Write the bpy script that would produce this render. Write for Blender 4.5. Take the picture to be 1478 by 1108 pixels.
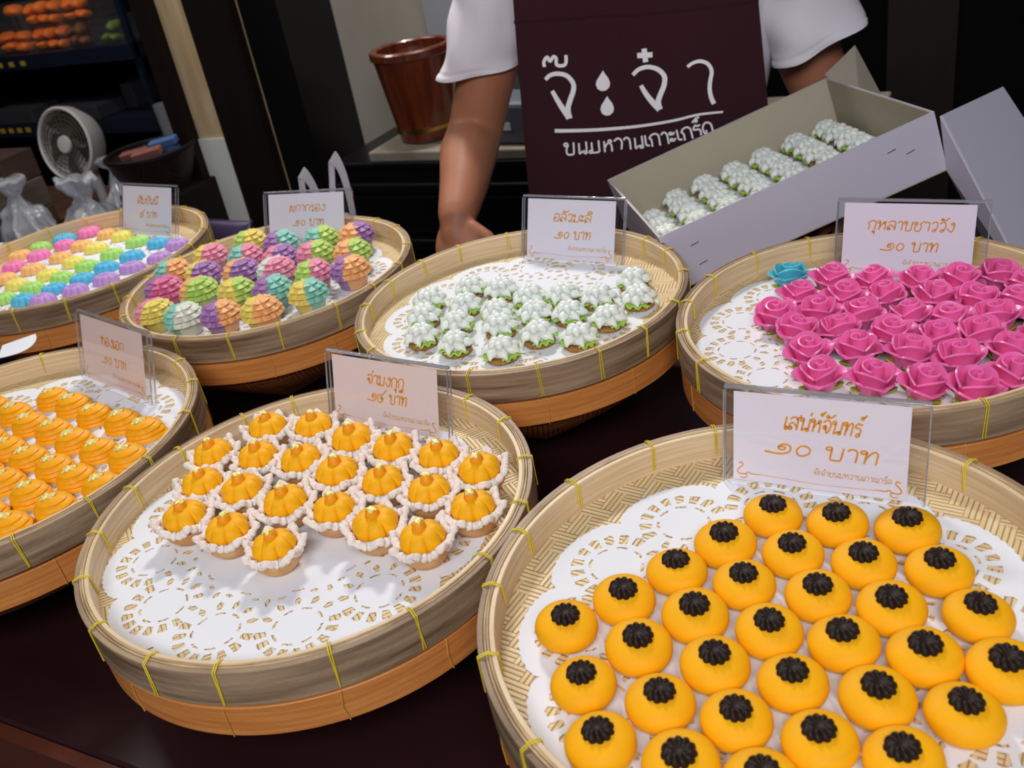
import bpy, math, random
from mathutils import Vector, Matrix, noise
random.seed(7)
S = bpy.context.scene
for o in list(bpy.data.objects): bpy.data.objects.remove(o)
COL = S.collection
PI = math.pi
sin, cos = math.sin, math.cos

# ------------------------------------------------------------------ camera
FPX = 1377.8
CR = ((0.8893, 0.4269, -0.1640), (0.0864, -0.5089, -0.8565), (-0.4491, 0.7475, -0.4895))
def _orth(m):
    f = Vector(m[2]).normalized(); r = Vector(m[0]); r = (r - f * r.dot(f)).normalized(); d = f.cross(r)
    return r, d, f
RIGHT, DOWN, FWD = _orth(CR)
CAM = Vector((0, 0, 1.30))
cam = bpy.data.cameras.new('camera'); camo = bpy.data.objects.new('camera', cam); COL.objects.link(camo)
cm = Matrix.Identity(4)
for i in range(3):
    cm[i][0] = RIGHT[i]; cm[i][1] = -DOWN[i]; cm[i][2] = -FWD[i]; cm[i][3] = CAM[i]
camo.matrix_world = cm
cam.sensor_width = 36; cam.lens = 36 * FPX / 1478
cam.clip_start = 0.02
cam.dof.use_dof = True; cam.dof.focus_distance = 0.78; cam.dof.aperture_fstop = 12
S.camera = camo
def ray(u, v): return RIGHT * ((u - 739) / FPX) + DOWN * ((v - 554) / FPX) + FWD
def onz(u, v, z): d = ray(u, v); return CAM + d * ((z - CAM.z) / d.z)
def ony(u, v, y): d = ray(u, v); return CAM + d * (y / d.y)
def ondep(u, v, t): return CAM + ray(u, v) * t

# ------------------------------------------------------------------ world, lights, exposure
W = bpy.data.worlds.new('world'); S.world = W; W.use_nodes = True
bg = W.node_tree.nodes['Background']; bg.inputs[0].default_value = (0.80, 0.84, 1.0, 1); bg.inputs[1].default_value = 0.10
def area(name, loc, aim, sx, sy, power, col):
    l = bpy.data.lights.new(name, 'AREA'); l.shape = 'RECTANGLE'; l.size = sx; l.size_y = sy; l.energy = power; l.color = col
    o = bpy.data.objects.new(name, l); COL.objects.link(o); o.location = loc
    o.rotation_euler = (Vector(aim) - Vector(loc)).to_track_quat('-Z', 'Y').to_euler()
    return o
area('stall_lamp', (-1.00, 1.75, 2.15), (-0.45, 0.6, 0.85), 0.30, 0.14, 17.5, (1.0, 0.96, 0.91))
area('aisle_lamp', (0.30, -0.85, 2.3), (-0.4, 0.7, 0.85), 1.2, 0.6, 30.0, (0.95, 0.96, 1.0))
area('back_lamp', (-2.1, 1.35, 2.5), (-2.1, 2.0, 0.8), 0.8, 0.15, 11.0, (1.0, 0.97, 0.92))
S.view_settings.view_transform = 'Standard'; S.view_settings.look = 'None'
S.view_settings.exposure = 0.12; S.view_settings.gamma = 1.0; S.view_settings.use_curve_mapping = False

# ------------------------------------------------------------------ helpers: tags
def tag(o, label, cat, group=None, kind=None):
    if label: o['label'] = label
    if cat: o['category'] = cat
    if group: o['group'] = group
    if kind: o['kind'] = kind
    return o
def empty(name, loc=(0, 0, 0), rz=0.0):
    o = bpy.data.objects.new(name, None); COL.objects.link(o); o.location = loc; o.rotation_euler = (0, 0, rz); o.empty_display_size = .02
    return o
def copy_tree(o, parent=None):
    c = o.copy(); COL.objects.link(c)
    if parent: c.parent = parent
    for ch in list(o.children): copy_tree(ch, c)
    return c
ORD = ['leftmost', 'second from left', 'third from left', 'fourth from left', 'fifth from left', 'sixth from left', 'seventh from left', 'eighth from left']

# ------------------------------------------------------------------ helpers: materials
def s2l(c):
    return tuple(((x / 255) / 12.92 if x / 255 <= .04045 else ((x / 255 + .055) / 1.055) ** 2.4) for x in c) + (1.0,)
def mat(name, rgb, rough=.5, spec=.5, metal=0, sss=0, sssr=(1, .5, .3), sscale=.006, var=0, vscale=(60, 60, 60), rgb2=None,
        bump=0, bscale=400, coat=0, trans=0, ior=1.45, dist=.001):
    m = bpy.data.materials.new(name); m.use_nodes = True
    nt = m.node_tree; N = nt.nodes; L = nt.links; b = N['Principled BSDF']
    c = s2l(rgb)
    b.inputs['Base Color'].default_value = c; b.inputs['Roughness'].default_value = rough
    b.inputs['Specular IOR Level'].default_value = spec; b.inputs['Metallic'].default_value = metal
    b.inputs['Coat Weight'].default_value = coat; b.inputs['Transmission Weight'].default_value = trans; b.inputs['IOR'].default_value = ior
    if sss:
        b.inputs['Subsurface Weight'].default_value = sss; b.inputs['Subsurface Radius'].default_value = sssr; b.inputs['Subsurface Scale'].default_value = sscale
    if var or rgb2 or bump:
        tc = N.new('ShaderNodeTexCoord')
    if var or rgb2:
        mp = N.new('ShaderNodeMapping'); mp.inputs['Scale'].default_value = vscale
        nz = N.new('ShaderNodeTexNoise'); nz.inputs['Scale'].default_value = 1; nz.inputs['Detail'].default_value = 4
        rp = N.new('ShaderNodeValToRGB'); rp.color_ramp.elements[0].position = .32; rp.color_ramp.elements[1].position = .68
        if rgb2: c2 = s2l(rgb2)
        else: c2 = tuple(min(1, x * (1 + var)) for x in c[:3]) + (1,); c = tuple(x * (1 - var) for x in c[:3]) + (1,)
        rp.color_ramp.elements[0].color = c; rp.color_ramp.elements[1].color = c2
        L.new(tc.outputs['Object'], mp.inputs[0]); L.new(mp.outputs[0], nz.inputs['Vector']); L.new(nz.outputs[0], rp.inputs[0]); L.new(rp.outputs[0], b.inputs['Base Color'])
    if bump:
        n2 = N.new('ShaderNodeTexNoise'); n2.inputs['Scale'].default_value = bscale; n2.inputs['Detail'].default_value = 3
        bp = N.new('ShaderNodeBump'); bp.inputs['Strength'].default_value = bump; bp.inputs['Distance'].default_value = dist
        L.new(tc.outputs['Object'], n2.inputs['Vector']); L.new(n2.outputs[0], bp.inputs['Height']); L.new(bp.outputs[0], b.inputs['Normal'])
    return m
def mat_clear(name, tint=(1, 1, 1, 1), gloss=.12, rough=.05, haze=0.0):
    m = bpy.data.materials.new(name); m.use_nodes = True
    nt = m.node_tree; N = nt.nodes; L = nt.links; N.remove(N['Principled BSDF'])
    t = N.new('ShaderNodeBsdfTransparent'); t.inputs[0].default_value = tint
    g = N.new('ShaderNodeBsdfGlossy'); g.inputs['Roughness'].default_value = rough
    d = N.new('ShaderNodeBsdfDiffuse'); d.inputs[0].default_value = (.9, .9, .95, 1)
    fr = N.new('ShaderNodeLayerWeight'); fr.inputs[0].default_value = .5
    pw = N.new('ShaderNodeMath'); pw.operation = 'POWER'; pw.inputs[1].default_value = 4.0
    ma = N.new('ShaderNodeMath'); ma.operation = 'MULTIPLY_ADD'; ma.inputs[1].default_value = .55; ma.inputs[2].default_value = gloss * .3
    m0 = N.new('ShaderNodeMixShader'); m0.inputs[0].default_value = haze
    mx = N.new('ShaderNodeMixShader')
    L.new(fr.outputs[1], pw.inputs[0]); L.new(pw.outputs[0], ma.inputs[0]); L.new(ma.outputs[0], mx.inputs[0])
    L.new(t.outputs[0], m0.inputs[1]); L.new(d.outputs[0], m0.inputs[2])
    L.new(m0.outputs[0], mx.inputs[1]); L.new(g.outputs[0], mx.inputs[2]); L.new(mx.outputs[0], N['Material Output'].inputs[0])
    return m
def mat_weave(name, ca, cb, strip=.0036, block=.021, dark=(120, 84, 44)):
    """plaited bamboo: blocks of fine strips running one way or the other"""
    m = bpy.data.materials.new(name); m.use_nodes = True
    nt = m.node_tree; N = nt.nodes; L = nt.links; b = N['Principled BSDF']; b.inputs['Roughness'].default_value = .5
    tc = N.new('ShaderNodeTexCoord'); sp = N.new('ShaderNodeSeparateXYZ'); L.new(tc.outputs['Object'], sp.inputs[0])
    def mth(op, a, bb=None, c=None):
        n = N.new('ShaderNodeMath'); n.operation = op
        for i, x in enumerate((a, bb, c)):
            if x is None: continue
            if isinstance(x, (int, float)): n.inputs[i].default_value = x
            else: L.new(x, n.inputs[i])
        return n.outputs[0]
    X, Y = sp.outputs[0], sp.outputs[1]
    # twill: block column shifts by half a block with every strip row
    bx = mth('FLOOR', mth('DIVIDE', X, strip * 3)); by = mth('FLOOR', mth('DIVIDE', Y, strip * 3))
    sel = mth('LESS_THAN', mth('FLOORED_MODULO', mth('ADD', bx, by), 4), 2)
    def lines(A):
        q = mth('DIVIDE', A, strip); fr = mth('FRACT', q); fl = mth('FLOOR', q)
        e = mth('ABSOLUTE', mth('SUBTRACT', fr, .5))
        h = mth('SUBTRACT', 1, mth('POWER', mth('MULTIPLY', e, 2), 5))
        return h, fl
    hx, fx = lines(X); hy, fy = lines(Y)
    def mixv(a, bb):
        n = N.new('ShaderNodeMix'); L.new(sel, n.inputs[0]); L.new(a, n.inputs[2]); L.new(bb, n.inputs[3]); return n.outputs[0]
    h = mixv(hx, hy); fid = mixv(fx, fy)
    # block edge shade
    ex = mth('ABSOLUTE', mth('SUBTRACT', mth('FRACT', mth('DIVIDE', X, strip * 6)), .5)); 
    wn = N.new('ShaderNodeTexWhiteNoise'); wn.noise_dimensions = '2D'
    cmb = N.new('ShaderNodeCombineXYZ'); L.new(fid, cmb.inputs[0]); L.new(sel, cmb.inputs[1]); L.new(cmb.outputs[0], wn.inputs['Vector'])
    nz = N.new('ShaderNodeTexNoise'); nz.inputs['Scale'].default_value = 40; L.new(tc.outputs['Object'], nz.inputs['Vector'])
    r1 = N.new('ShaderNodeMix'); r1.data_type = 'RGBA'; L.new(mth('ADD', mth('MULTIPLY', wn.outputs[0], .7), mth('MULTIPLY', nz.outputs[0], .4)), r1.inputs[0])
    r1.inputs[6].default_value = s2l(ca); r1.inputs[7].default_value = s2l(cb)
    r2 = N.new('ShaderNodeMix'); r2.data_type = 'RGBA'; L.new(h, r2.inputs[0]); r2.inputs[6].default_value = s2l(dark); L.new(r1.outputs[2], r2.inputs[7])
    L.new(r2.outputs[2], b.inputs['Base Color'])
    bp = N.new('ShaderNodeBump'); bp.inputs['Strength'].default_value = .8; bp.inputs['Distance'].default_value = .0012
    L.new(mth('ADD', h, mth('MULTIPLY', sel, .6)), bp.inputs['Height']); L.new(bp.outputs[0], b.inputs['Normal'])
    return m

M = {}
M['bamboo_in'] = mat('bamboo_inner', (230, 206, 168), .45, rgb2=(208, 178, 136), vscale=(14, 14, 420), bump=.25, bscale=300)
M['bamboo_out'] = mat('bamboo_outer', (176, 148, 118), .5, rgb2=(108, 82, 60), vscale=(9, 9, 160), bump=.3, bscale=260)
M['bamboo_top'] = mat('bamboo_top', (210, 182, 140), .5, rgb2=(154, 122, 86), vscale=(30, 30, 500), bump=.3, bscale=260)
M['basket_rim'] = mat('basket_rim', (222, 146, 76), .42, rgb2=(196, 116, 54), vscale=(12, 12, 300), bump=.25, bscale=260)
M['basket_body'] = mat_weave('basket_body', (206, 128, 66), (170, 98, 46), strip=.005, dark=(96, 52, 24))
M['weave'] = mat_weave('bamboo_weave', (236, 214, 170), (214, 184, 134), dark=(184, 150, 102))
M['thread'] = mat('yellow_thread', (222, 196, 40), .6)
M['paper'] = mat('white_paper', (230, 231, 236), .8, spec=.2, sss=.0)
M['card'] = mat('sign_paper', (246, 240, 248), .7, spec=.25)
M['card_warm_light'] = mat('sign_paper_warm_light', (248, 228, 220), .7, spec=.25)  # white sign paper with the warm cast of the light tinted in
M['gold_ink'] = mat('gold_ink', (246, 176, 70), .6, rgb2=(236, 158, 50), vscale=(90, 90, 90))
M['pale_ink'] = mat('pale_gold_ink', (233, 190, 130), .6)
M['acrylic'] = mat_clear('clear_acrylic', (.97, .97, .98, 1), .10, .03)
M['edge_glint'] = mat_clear('acrylic_edge_glint', (.7, .7, .74, 1), .9, .12, .30)  # whitish haze imitates the highlight along the acrylic edges
M['plastic'] = mat_clear('clear_plastic', (.93, .94, .96, 1), .25, .15, .10)
M['cup'] = mat_clear('cup_plastic', (.97, .97, .98, 1), .2, .12, .05)
M['pack'] = mat_clear('pack_plastic', (.98, .98, .98, 1), .15, .1, .02)
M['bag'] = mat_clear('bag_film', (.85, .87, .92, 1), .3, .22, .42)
M['bun'] = mat('bun_yellow', (252, 178, 10), .62, spec=.3, sss=.15, sssr=(1, .45, .1), var=.03, bump=.06, bscale=700)
M['choc'] = mat('dark_paste', (34, 19, 12), .55, spec=.35, bump=.2, bscale=600)
M['pumpkin'] = mat('pumpkin_orange', (253, 180, 12), .55, spec=.3, sss=.15, sssr=(1, .45, .1), var=.04, bump=.08, bscale=800)
M['knob'] = mat('pumpkin_knob', (246, 158, 16), .45, sss=.15, sssr=(1, .45, .1))
M['gold'] = mat('gold_leaf', (255, 236, 150), .3, metal=.2, bump=.6, bscale=900)
M['sugar'] = mat('sugared_seed', (246, 232, 222), .75, spec=.3, sss=.1, sssr=(1, .7, .6), var=.05, bump=.7, bscale=900)
M['tart'] = mat('tart_crust', (236, 190, 132), .7, rgb2=(214, 154, 92), vscale=(80, 80, 80), bump=.3, bscale=700)
M['thong'] = mat('thong_orange', (252, 172, 14), .5, spec=.35, sss=.15, sssr=(1, .4, .1), var=.05, bump=.15, bscale=600)
M['cream'] = mat('white_cream', (238, 243, 234), .3, spec=.5, sss=.35, sssr=(1, 1, .8), sscale=.008, bump=.08, bscale=300)
M['leaf'] = mat('green_cream', (168, 208, 88), .4, sss=.2, sssr=(.6, 1, .3), var=.12, vscale=(120, 120, 120))
M['biscuit'] = mat('biscuit', (186, 138, 78), .85, rgb2=(138, 94, 46), vscale=(400, 400, 400), bump=1.0, bscale=700)
M['pink'] = mat('rose_pink', (242, 112, 176), .34, spec=.5, sss=.35, sssr=(1, .6, .8), sscale=.006, var=.07, vscale=(50, 50, 50))
M['rose_blue'] = mat('rose_blue', (92, 190, 208), .34, spec=.45, sss=.4, sssr=(.4, .8, 1), sscale=.006, var=.06)
M['calyx'] = mat('calyx_green', (150, 156, 46), .45, sss=.2, var=.12)
M['table'] = mat('table_dark', (44, 20, 22), .38, spec=.4, rgb2=(34, 14, 18), vscale=(2, 9, 9), bump=.05, bscale=60)
M['edge'] = mat('table_edge', (84, 40, 26), .4, var=.15, vscale=(3, 40, 40))
M['floor'] = mat('floor', (60, 66, 80), .6, var=.1, vscale=(3, 3, 3))
M['black'] = mat('black_lacquer', (9, 8, 10), .3, spec=.5)
M['void'] = mat('dark_wall', (8, 6, 6), .9, spec=.1, var=.2, vscale=(4, 4, 4))
M['darkwood'] = mat('dark_wood', (26, 13, 11), .6, spec=.3, rgb2=(15, 8, 7), vscale=(30, 30, 3), bump=.2, bscale=80)
M['board'] = mat('pale_board', (212, 188, 148), .7, rgb2=(184, 152, 106), vscale=(40, 40, 5), bump=.1, bscale=80)
M['whitepanel'] = mat('white_panel', (222, 222, 216), .6)
M['wall'] = mat('grey_wall', (176, 170, 158), .8, rgb2=(158, 148, 130), vscale=(4, 4, 2))
M['tile'] = mat('stone_top', (150, 142, 128), .5, rgb2=(122, 112, 98), vscale=(14, 14, 14))
M['bucketwood'] = mat('bucket_wood', (112, 48, 22), .3, rgb2=(72, 26, 14), vscale=(60, 60, 4), coat=.4)
M['brass'] = mat('brass', (190, 150, 70), .3, metal=1)
M['skin'] = mat('skin', (166, 108, 80), .5, spec=.35, sss=.12, sssr=(1, .4, .25), sscale=.01, var=.05, vscale=(18, 18, 18), bump=.05, bscale=250)
M['shirt'] = mat('white_cotton', (226, 220, 226), .85, spec=.15, bump=.15, bscale=900)
M['apron'] = mat('maroon_apron', (58, 30, 36), .85, spec=.15, var=.08, vscale=(400, 400, 400), bump=.2, bscale=1200)
M['trousers'] = mat('dark_trousers', (24, 24, 30), .9)
M['hair'] = mat('black_hair', (16, 12, 11), .45, bump=.6, bscale=300)
M['lips'] = mat('lips', (150, 76, 70), .45)
M['eyewhite'] = mat('eye_white', (230, 226, 222), .25)
M['iris'] = mat('iris_brown', (40, 22, 14), .2)
M['print'] = mat('white_print', (250, 246, 248), .7)
M['boxin'] = mat('carton_inside', (182, 172, 152), .8, spec=.2, var=.02, vscale=(20, 20, 20))
M['boxout'] = mat('carton_outside', (196, 190, 204), .55, spec=.3)
M['fanwhite'] = mat('fan_white', (205, 200, 196), .4)
M['fandark'] = mat('fan_grille', (74, 66, 56), .5)
M['shelf'] = mat('shelf_navy', (20, 27, 42), .4)
M['orange'] = mat('orange_snack', (250, 120, 20), .5, sss=.1, var=.1, vscale=(90, 90, 90))
M['green'] = mat('green_snack', (96, 120, 40), .6, var=.2, vscale=(90, 90, 90))
M['basketdark'] = mat_weave('dark_basket', (40, 20, 14), (28, 13, 9), strip=.006, dark=(16, 8, 6))
M['pinkpack'] = mat('pink_pack', (136, 84, 78), .5, var=.1)
M['bluepack'] = mat('blue_pack', (80, 112, 158), .4)
M['purplepack'] = mat('purple_pack', (64, 52, 82), .35)
M['greypack'] = mat('grey_pack', (96, 100, 112), .4)
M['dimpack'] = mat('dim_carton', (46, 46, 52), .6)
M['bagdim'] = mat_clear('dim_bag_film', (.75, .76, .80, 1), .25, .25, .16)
M['cardboard'] = mat('cardboard', (112, 78, 54), .8, rgb2=(86, 58, 42), vscale=(8, 8, 8))
M['tagyellow'] = mat('price_tag', (176, 146, 40), .6)
M['tagblue'] = mat('blue_tag', (36, 84, 150), .6)

# ------------------------------------------------------------------ helpers: meshes
class MB:
    def __init__(s): s.v = []; s.f = []; s.m = []
    def add(s, vs, fs, mi=0):
        b = len(s.v); s.v += [tuple(x) for x in vs]; s.f += [tuple(i + b for i in f) for f in fs]; s.m += [mi] * len(fs)
    def grid(s, rows, closed=False, mi=0, capA=False, capB=False):
        n = len(rows[0]); vs = [p for r in rows for p in r]; fs = []
        for i in range(len(rows) - 1):
            for j in range(n if closed else n - 1):
                k = (j + 1) % n; fs.append((i * n + j, i * n + k, (i + 1) * n + k, (i + 1) * n + j))
        if capA: fs.append(tuple(range(n - 1, -1, -1)))
        if capB: fs.append(tuple((len(rows) - 1) * n + j for j in range(n)))
        s.add(vs, fs, mi)
    def lathe(s, prof, n=64, mi=0, loop=False, c=(0, 0, 0)):
        rows = []
        for r, z in (prof + [prof[0]] if loop else prof):
            rows.append([(c[0] + r * cos(2 * PI * j / n), c[1] + r * sin(2 * PI * j / n), c[2] + z) for j in range(n)])
        s.grid(rows, True, mi, capA=not loop and prof[0][0] > 1e-6, capB=not loop and prof[-1][0] > 1e-6)
    def ring(s, r0, r1, z0, z1, n=128, b=.0004, mi=0):
        s.lathe([(r0 + b, z0), (r1 - b, z0), (r1, z0 + b), (r1, z1 - b), (r1 - b, z1), (r0 + b, z1), (r0, z1 - b), (r0, z0 + b)], n, mi, True)
    def box(s, x0, x1, y0, y1, z0, z1, mi=0, mtx=None):
        vs = [Vector((x, y, z)) for z in (z0, z1) for x, y in ((x0, y0), (x1, y0), (x1, y1), (x0, y1))]
        if mtx: vs = [mtx @ v for v in vs]
        s.add(vs, [(3, 2, 1, 0), (4, 5, 6, 7), (0, 1, 5, 4), (1, 2, 6, 5), (2, 3, 7, 6), (3, 0, 4, 7)], mi)
    def tube(s, pts, rad, n=8, mi=0, closed=False, flat=1.0):
        P = [Vector(p) for p in pts]; R = rad if isinstance(rad, (list, tuple)) else [rad] * len(P)
        rows = []; up = None; N = len(P)
        for i, p in enumerate(P):
            if closed: t = P[(i + 1) % N] - P[i - 1]
            else: t = P[min(i + 1, N - 1)] - P[max(i - 1, 0)]
            t.normalize() if t.length > 1e-12 else None
            if up is None:
                up = Vector((0, 0, 1)) if abs(t.z) < .9 else Vector((1, 0, 0))
            up = (up - t * up.dot(t)); up = up.normalized() if up.length > 1e-9 else t.orthogonal().normalized()
            sd = t.cross(up)
            rows.append([p + (up * cos(2 * PI * j / n) * flat + sd * sin(2 * PI * j / n)) * R[i] for j in range(n)])
        if closed: rows.append(rows[0]); s.grid(rows, True, mi)
        else: s.grid(rows, True, mi, True, True)
    def capsule(s, pts, rad, n=14):
        """rounded limb through points: hemispherical ends"""
        P = [Vector(p) for p in pts]; R = list(rad)
        d0 = (P[0] - P[1]).normalized(); d1 = (P[-1] - P[-2]).normalized()
        pre = [(P[0] + d0 * R[0] * sin(a), R[0] * cos(a)) for a in (1.45, 1.1, .6)]
        post = [(P[-1] + d1 * R[-1] * sin(a), R[-1] * cos(a)) for a in (.6, 1.1, 1.45)]
        pp = [a for a, _ in pre] + P + [a for a, _ in post]; rr = [r for _, r in pre] + R + [r for _, r in post]
        s.tube(pp, rr, n)
    def ell(s, c, rx, ry, rz, nu=20, nv=12, mi=0, mtx=None):
        c = Vector(c); rows = []
        for i in range(nv + 1):
            a = -PI / 2 + PI * i / nv; a = max(-1.5, min(1.5, a))
            row = [Vector((rx * cos(a) * cos(2 * PI * j / nu), ry * cos(a) * sin(2 * PI * j / nu), rz * sin(a))) for j in range(nu)]
            rows.append([c + (mtx @ p if mtx else p) for p in row])
        s.grid(rows, True, mi, True, True)
    def dome(s, fn, nth=64, nt=20, mi=0, base=True):
        """fn(theta, t) -> (x, y, z); t 0 at base edge .. 1 at the top"""
        rows = [[fn(2 * PI * j / nth, i / nt) for j in range(nth)] for i in range(nt + 1)]
        s.grid(rows, True, mi, base, True)
    def sheet(s, fn, ns, nt, th, mi=0):
        e = 1e-3; A = []; Bk = []
        for i in range(ns + 1):
            ra = []; rb = []
            for j in range(nt + 1):
                u, v = i / ns, j / nt; p = Vector(fn(u, v))
                du = Vector(fn(min(1, u + e), v)) - Vector(fn(max(0, u - e), v)); dv = Vector(fn(u, min(1, v + e))) - Vector(fn(u, max(0, v - e)))
                n = du.cross(dv); n = n.normalized() if n.length > 1e-14 else Vector((0, 0, 1))
                ra.append(p + n * th / 2); rb.append(p - n * th / 2)
            A.append(ra); Bk.append(rb)
        rows = [a + b[::-1] for a, b in zip(A, Bk)]
        s.grid(rows, True, mi, True, True)
    def ribbon(s, pts, w, th, fr, mi=0, y0=0.0):
        """flat stroke of width w through 2-D points; fr(x, y, h) maps to 3-D"""
        P = [Vector((p[0], p[1])) for p in pts]; N = len(P)
        rows = []
        for i in range(N):
            t = P[min(i + 1, N - 1)] - P[max(i - 1, 0)]
            if t.length < 1e-9: t = Vector((1, 0))
            t.normalize(); n = Vector((-t.y, t.x)); ww = w[i] if isinstance(w, (list, tuple)) else w
            a, b = P[i] + n * ww / 2, P[i] - n * ww / 2
            rows.append([fr(a.x, a.y, y0), fr(b.x, b.y, y0), fr(b.x, b.y, y0 + th), fr(a.x, a.y, y0 + th)])
        s.grid(rows, True, mi, True, True)
    def build(s, name, mats, parent=None, smooth=40, loc=None):
        me = bpy.data.meshes.new(name); me.from_pydata(s.v, [], s.f); me.update()
        for m in (mats if isinstance(mats, (list, tuple)) else [mats]): me.materials.append(m)
        if isinstance(mats, (list, tuple)):
            for p, mi in zip(me.polygons, s.m): p.material_index = mi
        if smooth:
            for p in me.polygons: p.use_smooth = True
            me.set_sharp_from_angle(angle=math.radians(smooth))
        o = bpy.data.objects.new(name, me); COL.objects.link(o)
        if parent: o.parent = parent
        if loc: o.location = loc
        return o
def normals_out(o):
    import bmesh
    bm = bmesh.new(); bm.from_mesh(o.data); bmesh.ops.recalc_face_normals(bm, faces=bm.faces); bm.to_mesh(o.data); bm.free()
def crom(pts, k=5, closed=False):
    P = [Vector(p) for p in pts]; N = len(P); out = []
    if N < 3: return P
    for i in range(N if closed else N - 1):
        g = lambda q: P[q % N] if closed else P[max(0, min(N - 1, q))]
        a, b, c, d = g(i - 1), g(i), g(i + 1), g(i + 2)
        for j in range(k):
            t = j / k
            out.append(.5 * ((2 * b) + (c - a) * t + (2 * a - 5 * b + 4 * c - d) * t * t + (3 * b - a - 3 * c + d) * t ** 3))
    if not closed: out.append(P[-1])
    return out
def structure(name, mb, m, smooth=0):
    o = mb.build(name, m, None, smooth); o['kind'] = 'structure'; return o
def boxobj(name, x0, x1, y0, y1, z0, z1, m, parent=None):
    b = MB(); b.box(x0, x1, y0, y1, z0, z1); return b.build(name, m, parent, 0)
def bevelled(o, w=.003, n=2):
    md = o.modifiers.new('bevel', 'BEVEL'); md.width = w; md.segments = n; md.limit_method = 'ANGLE'; return o

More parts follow.
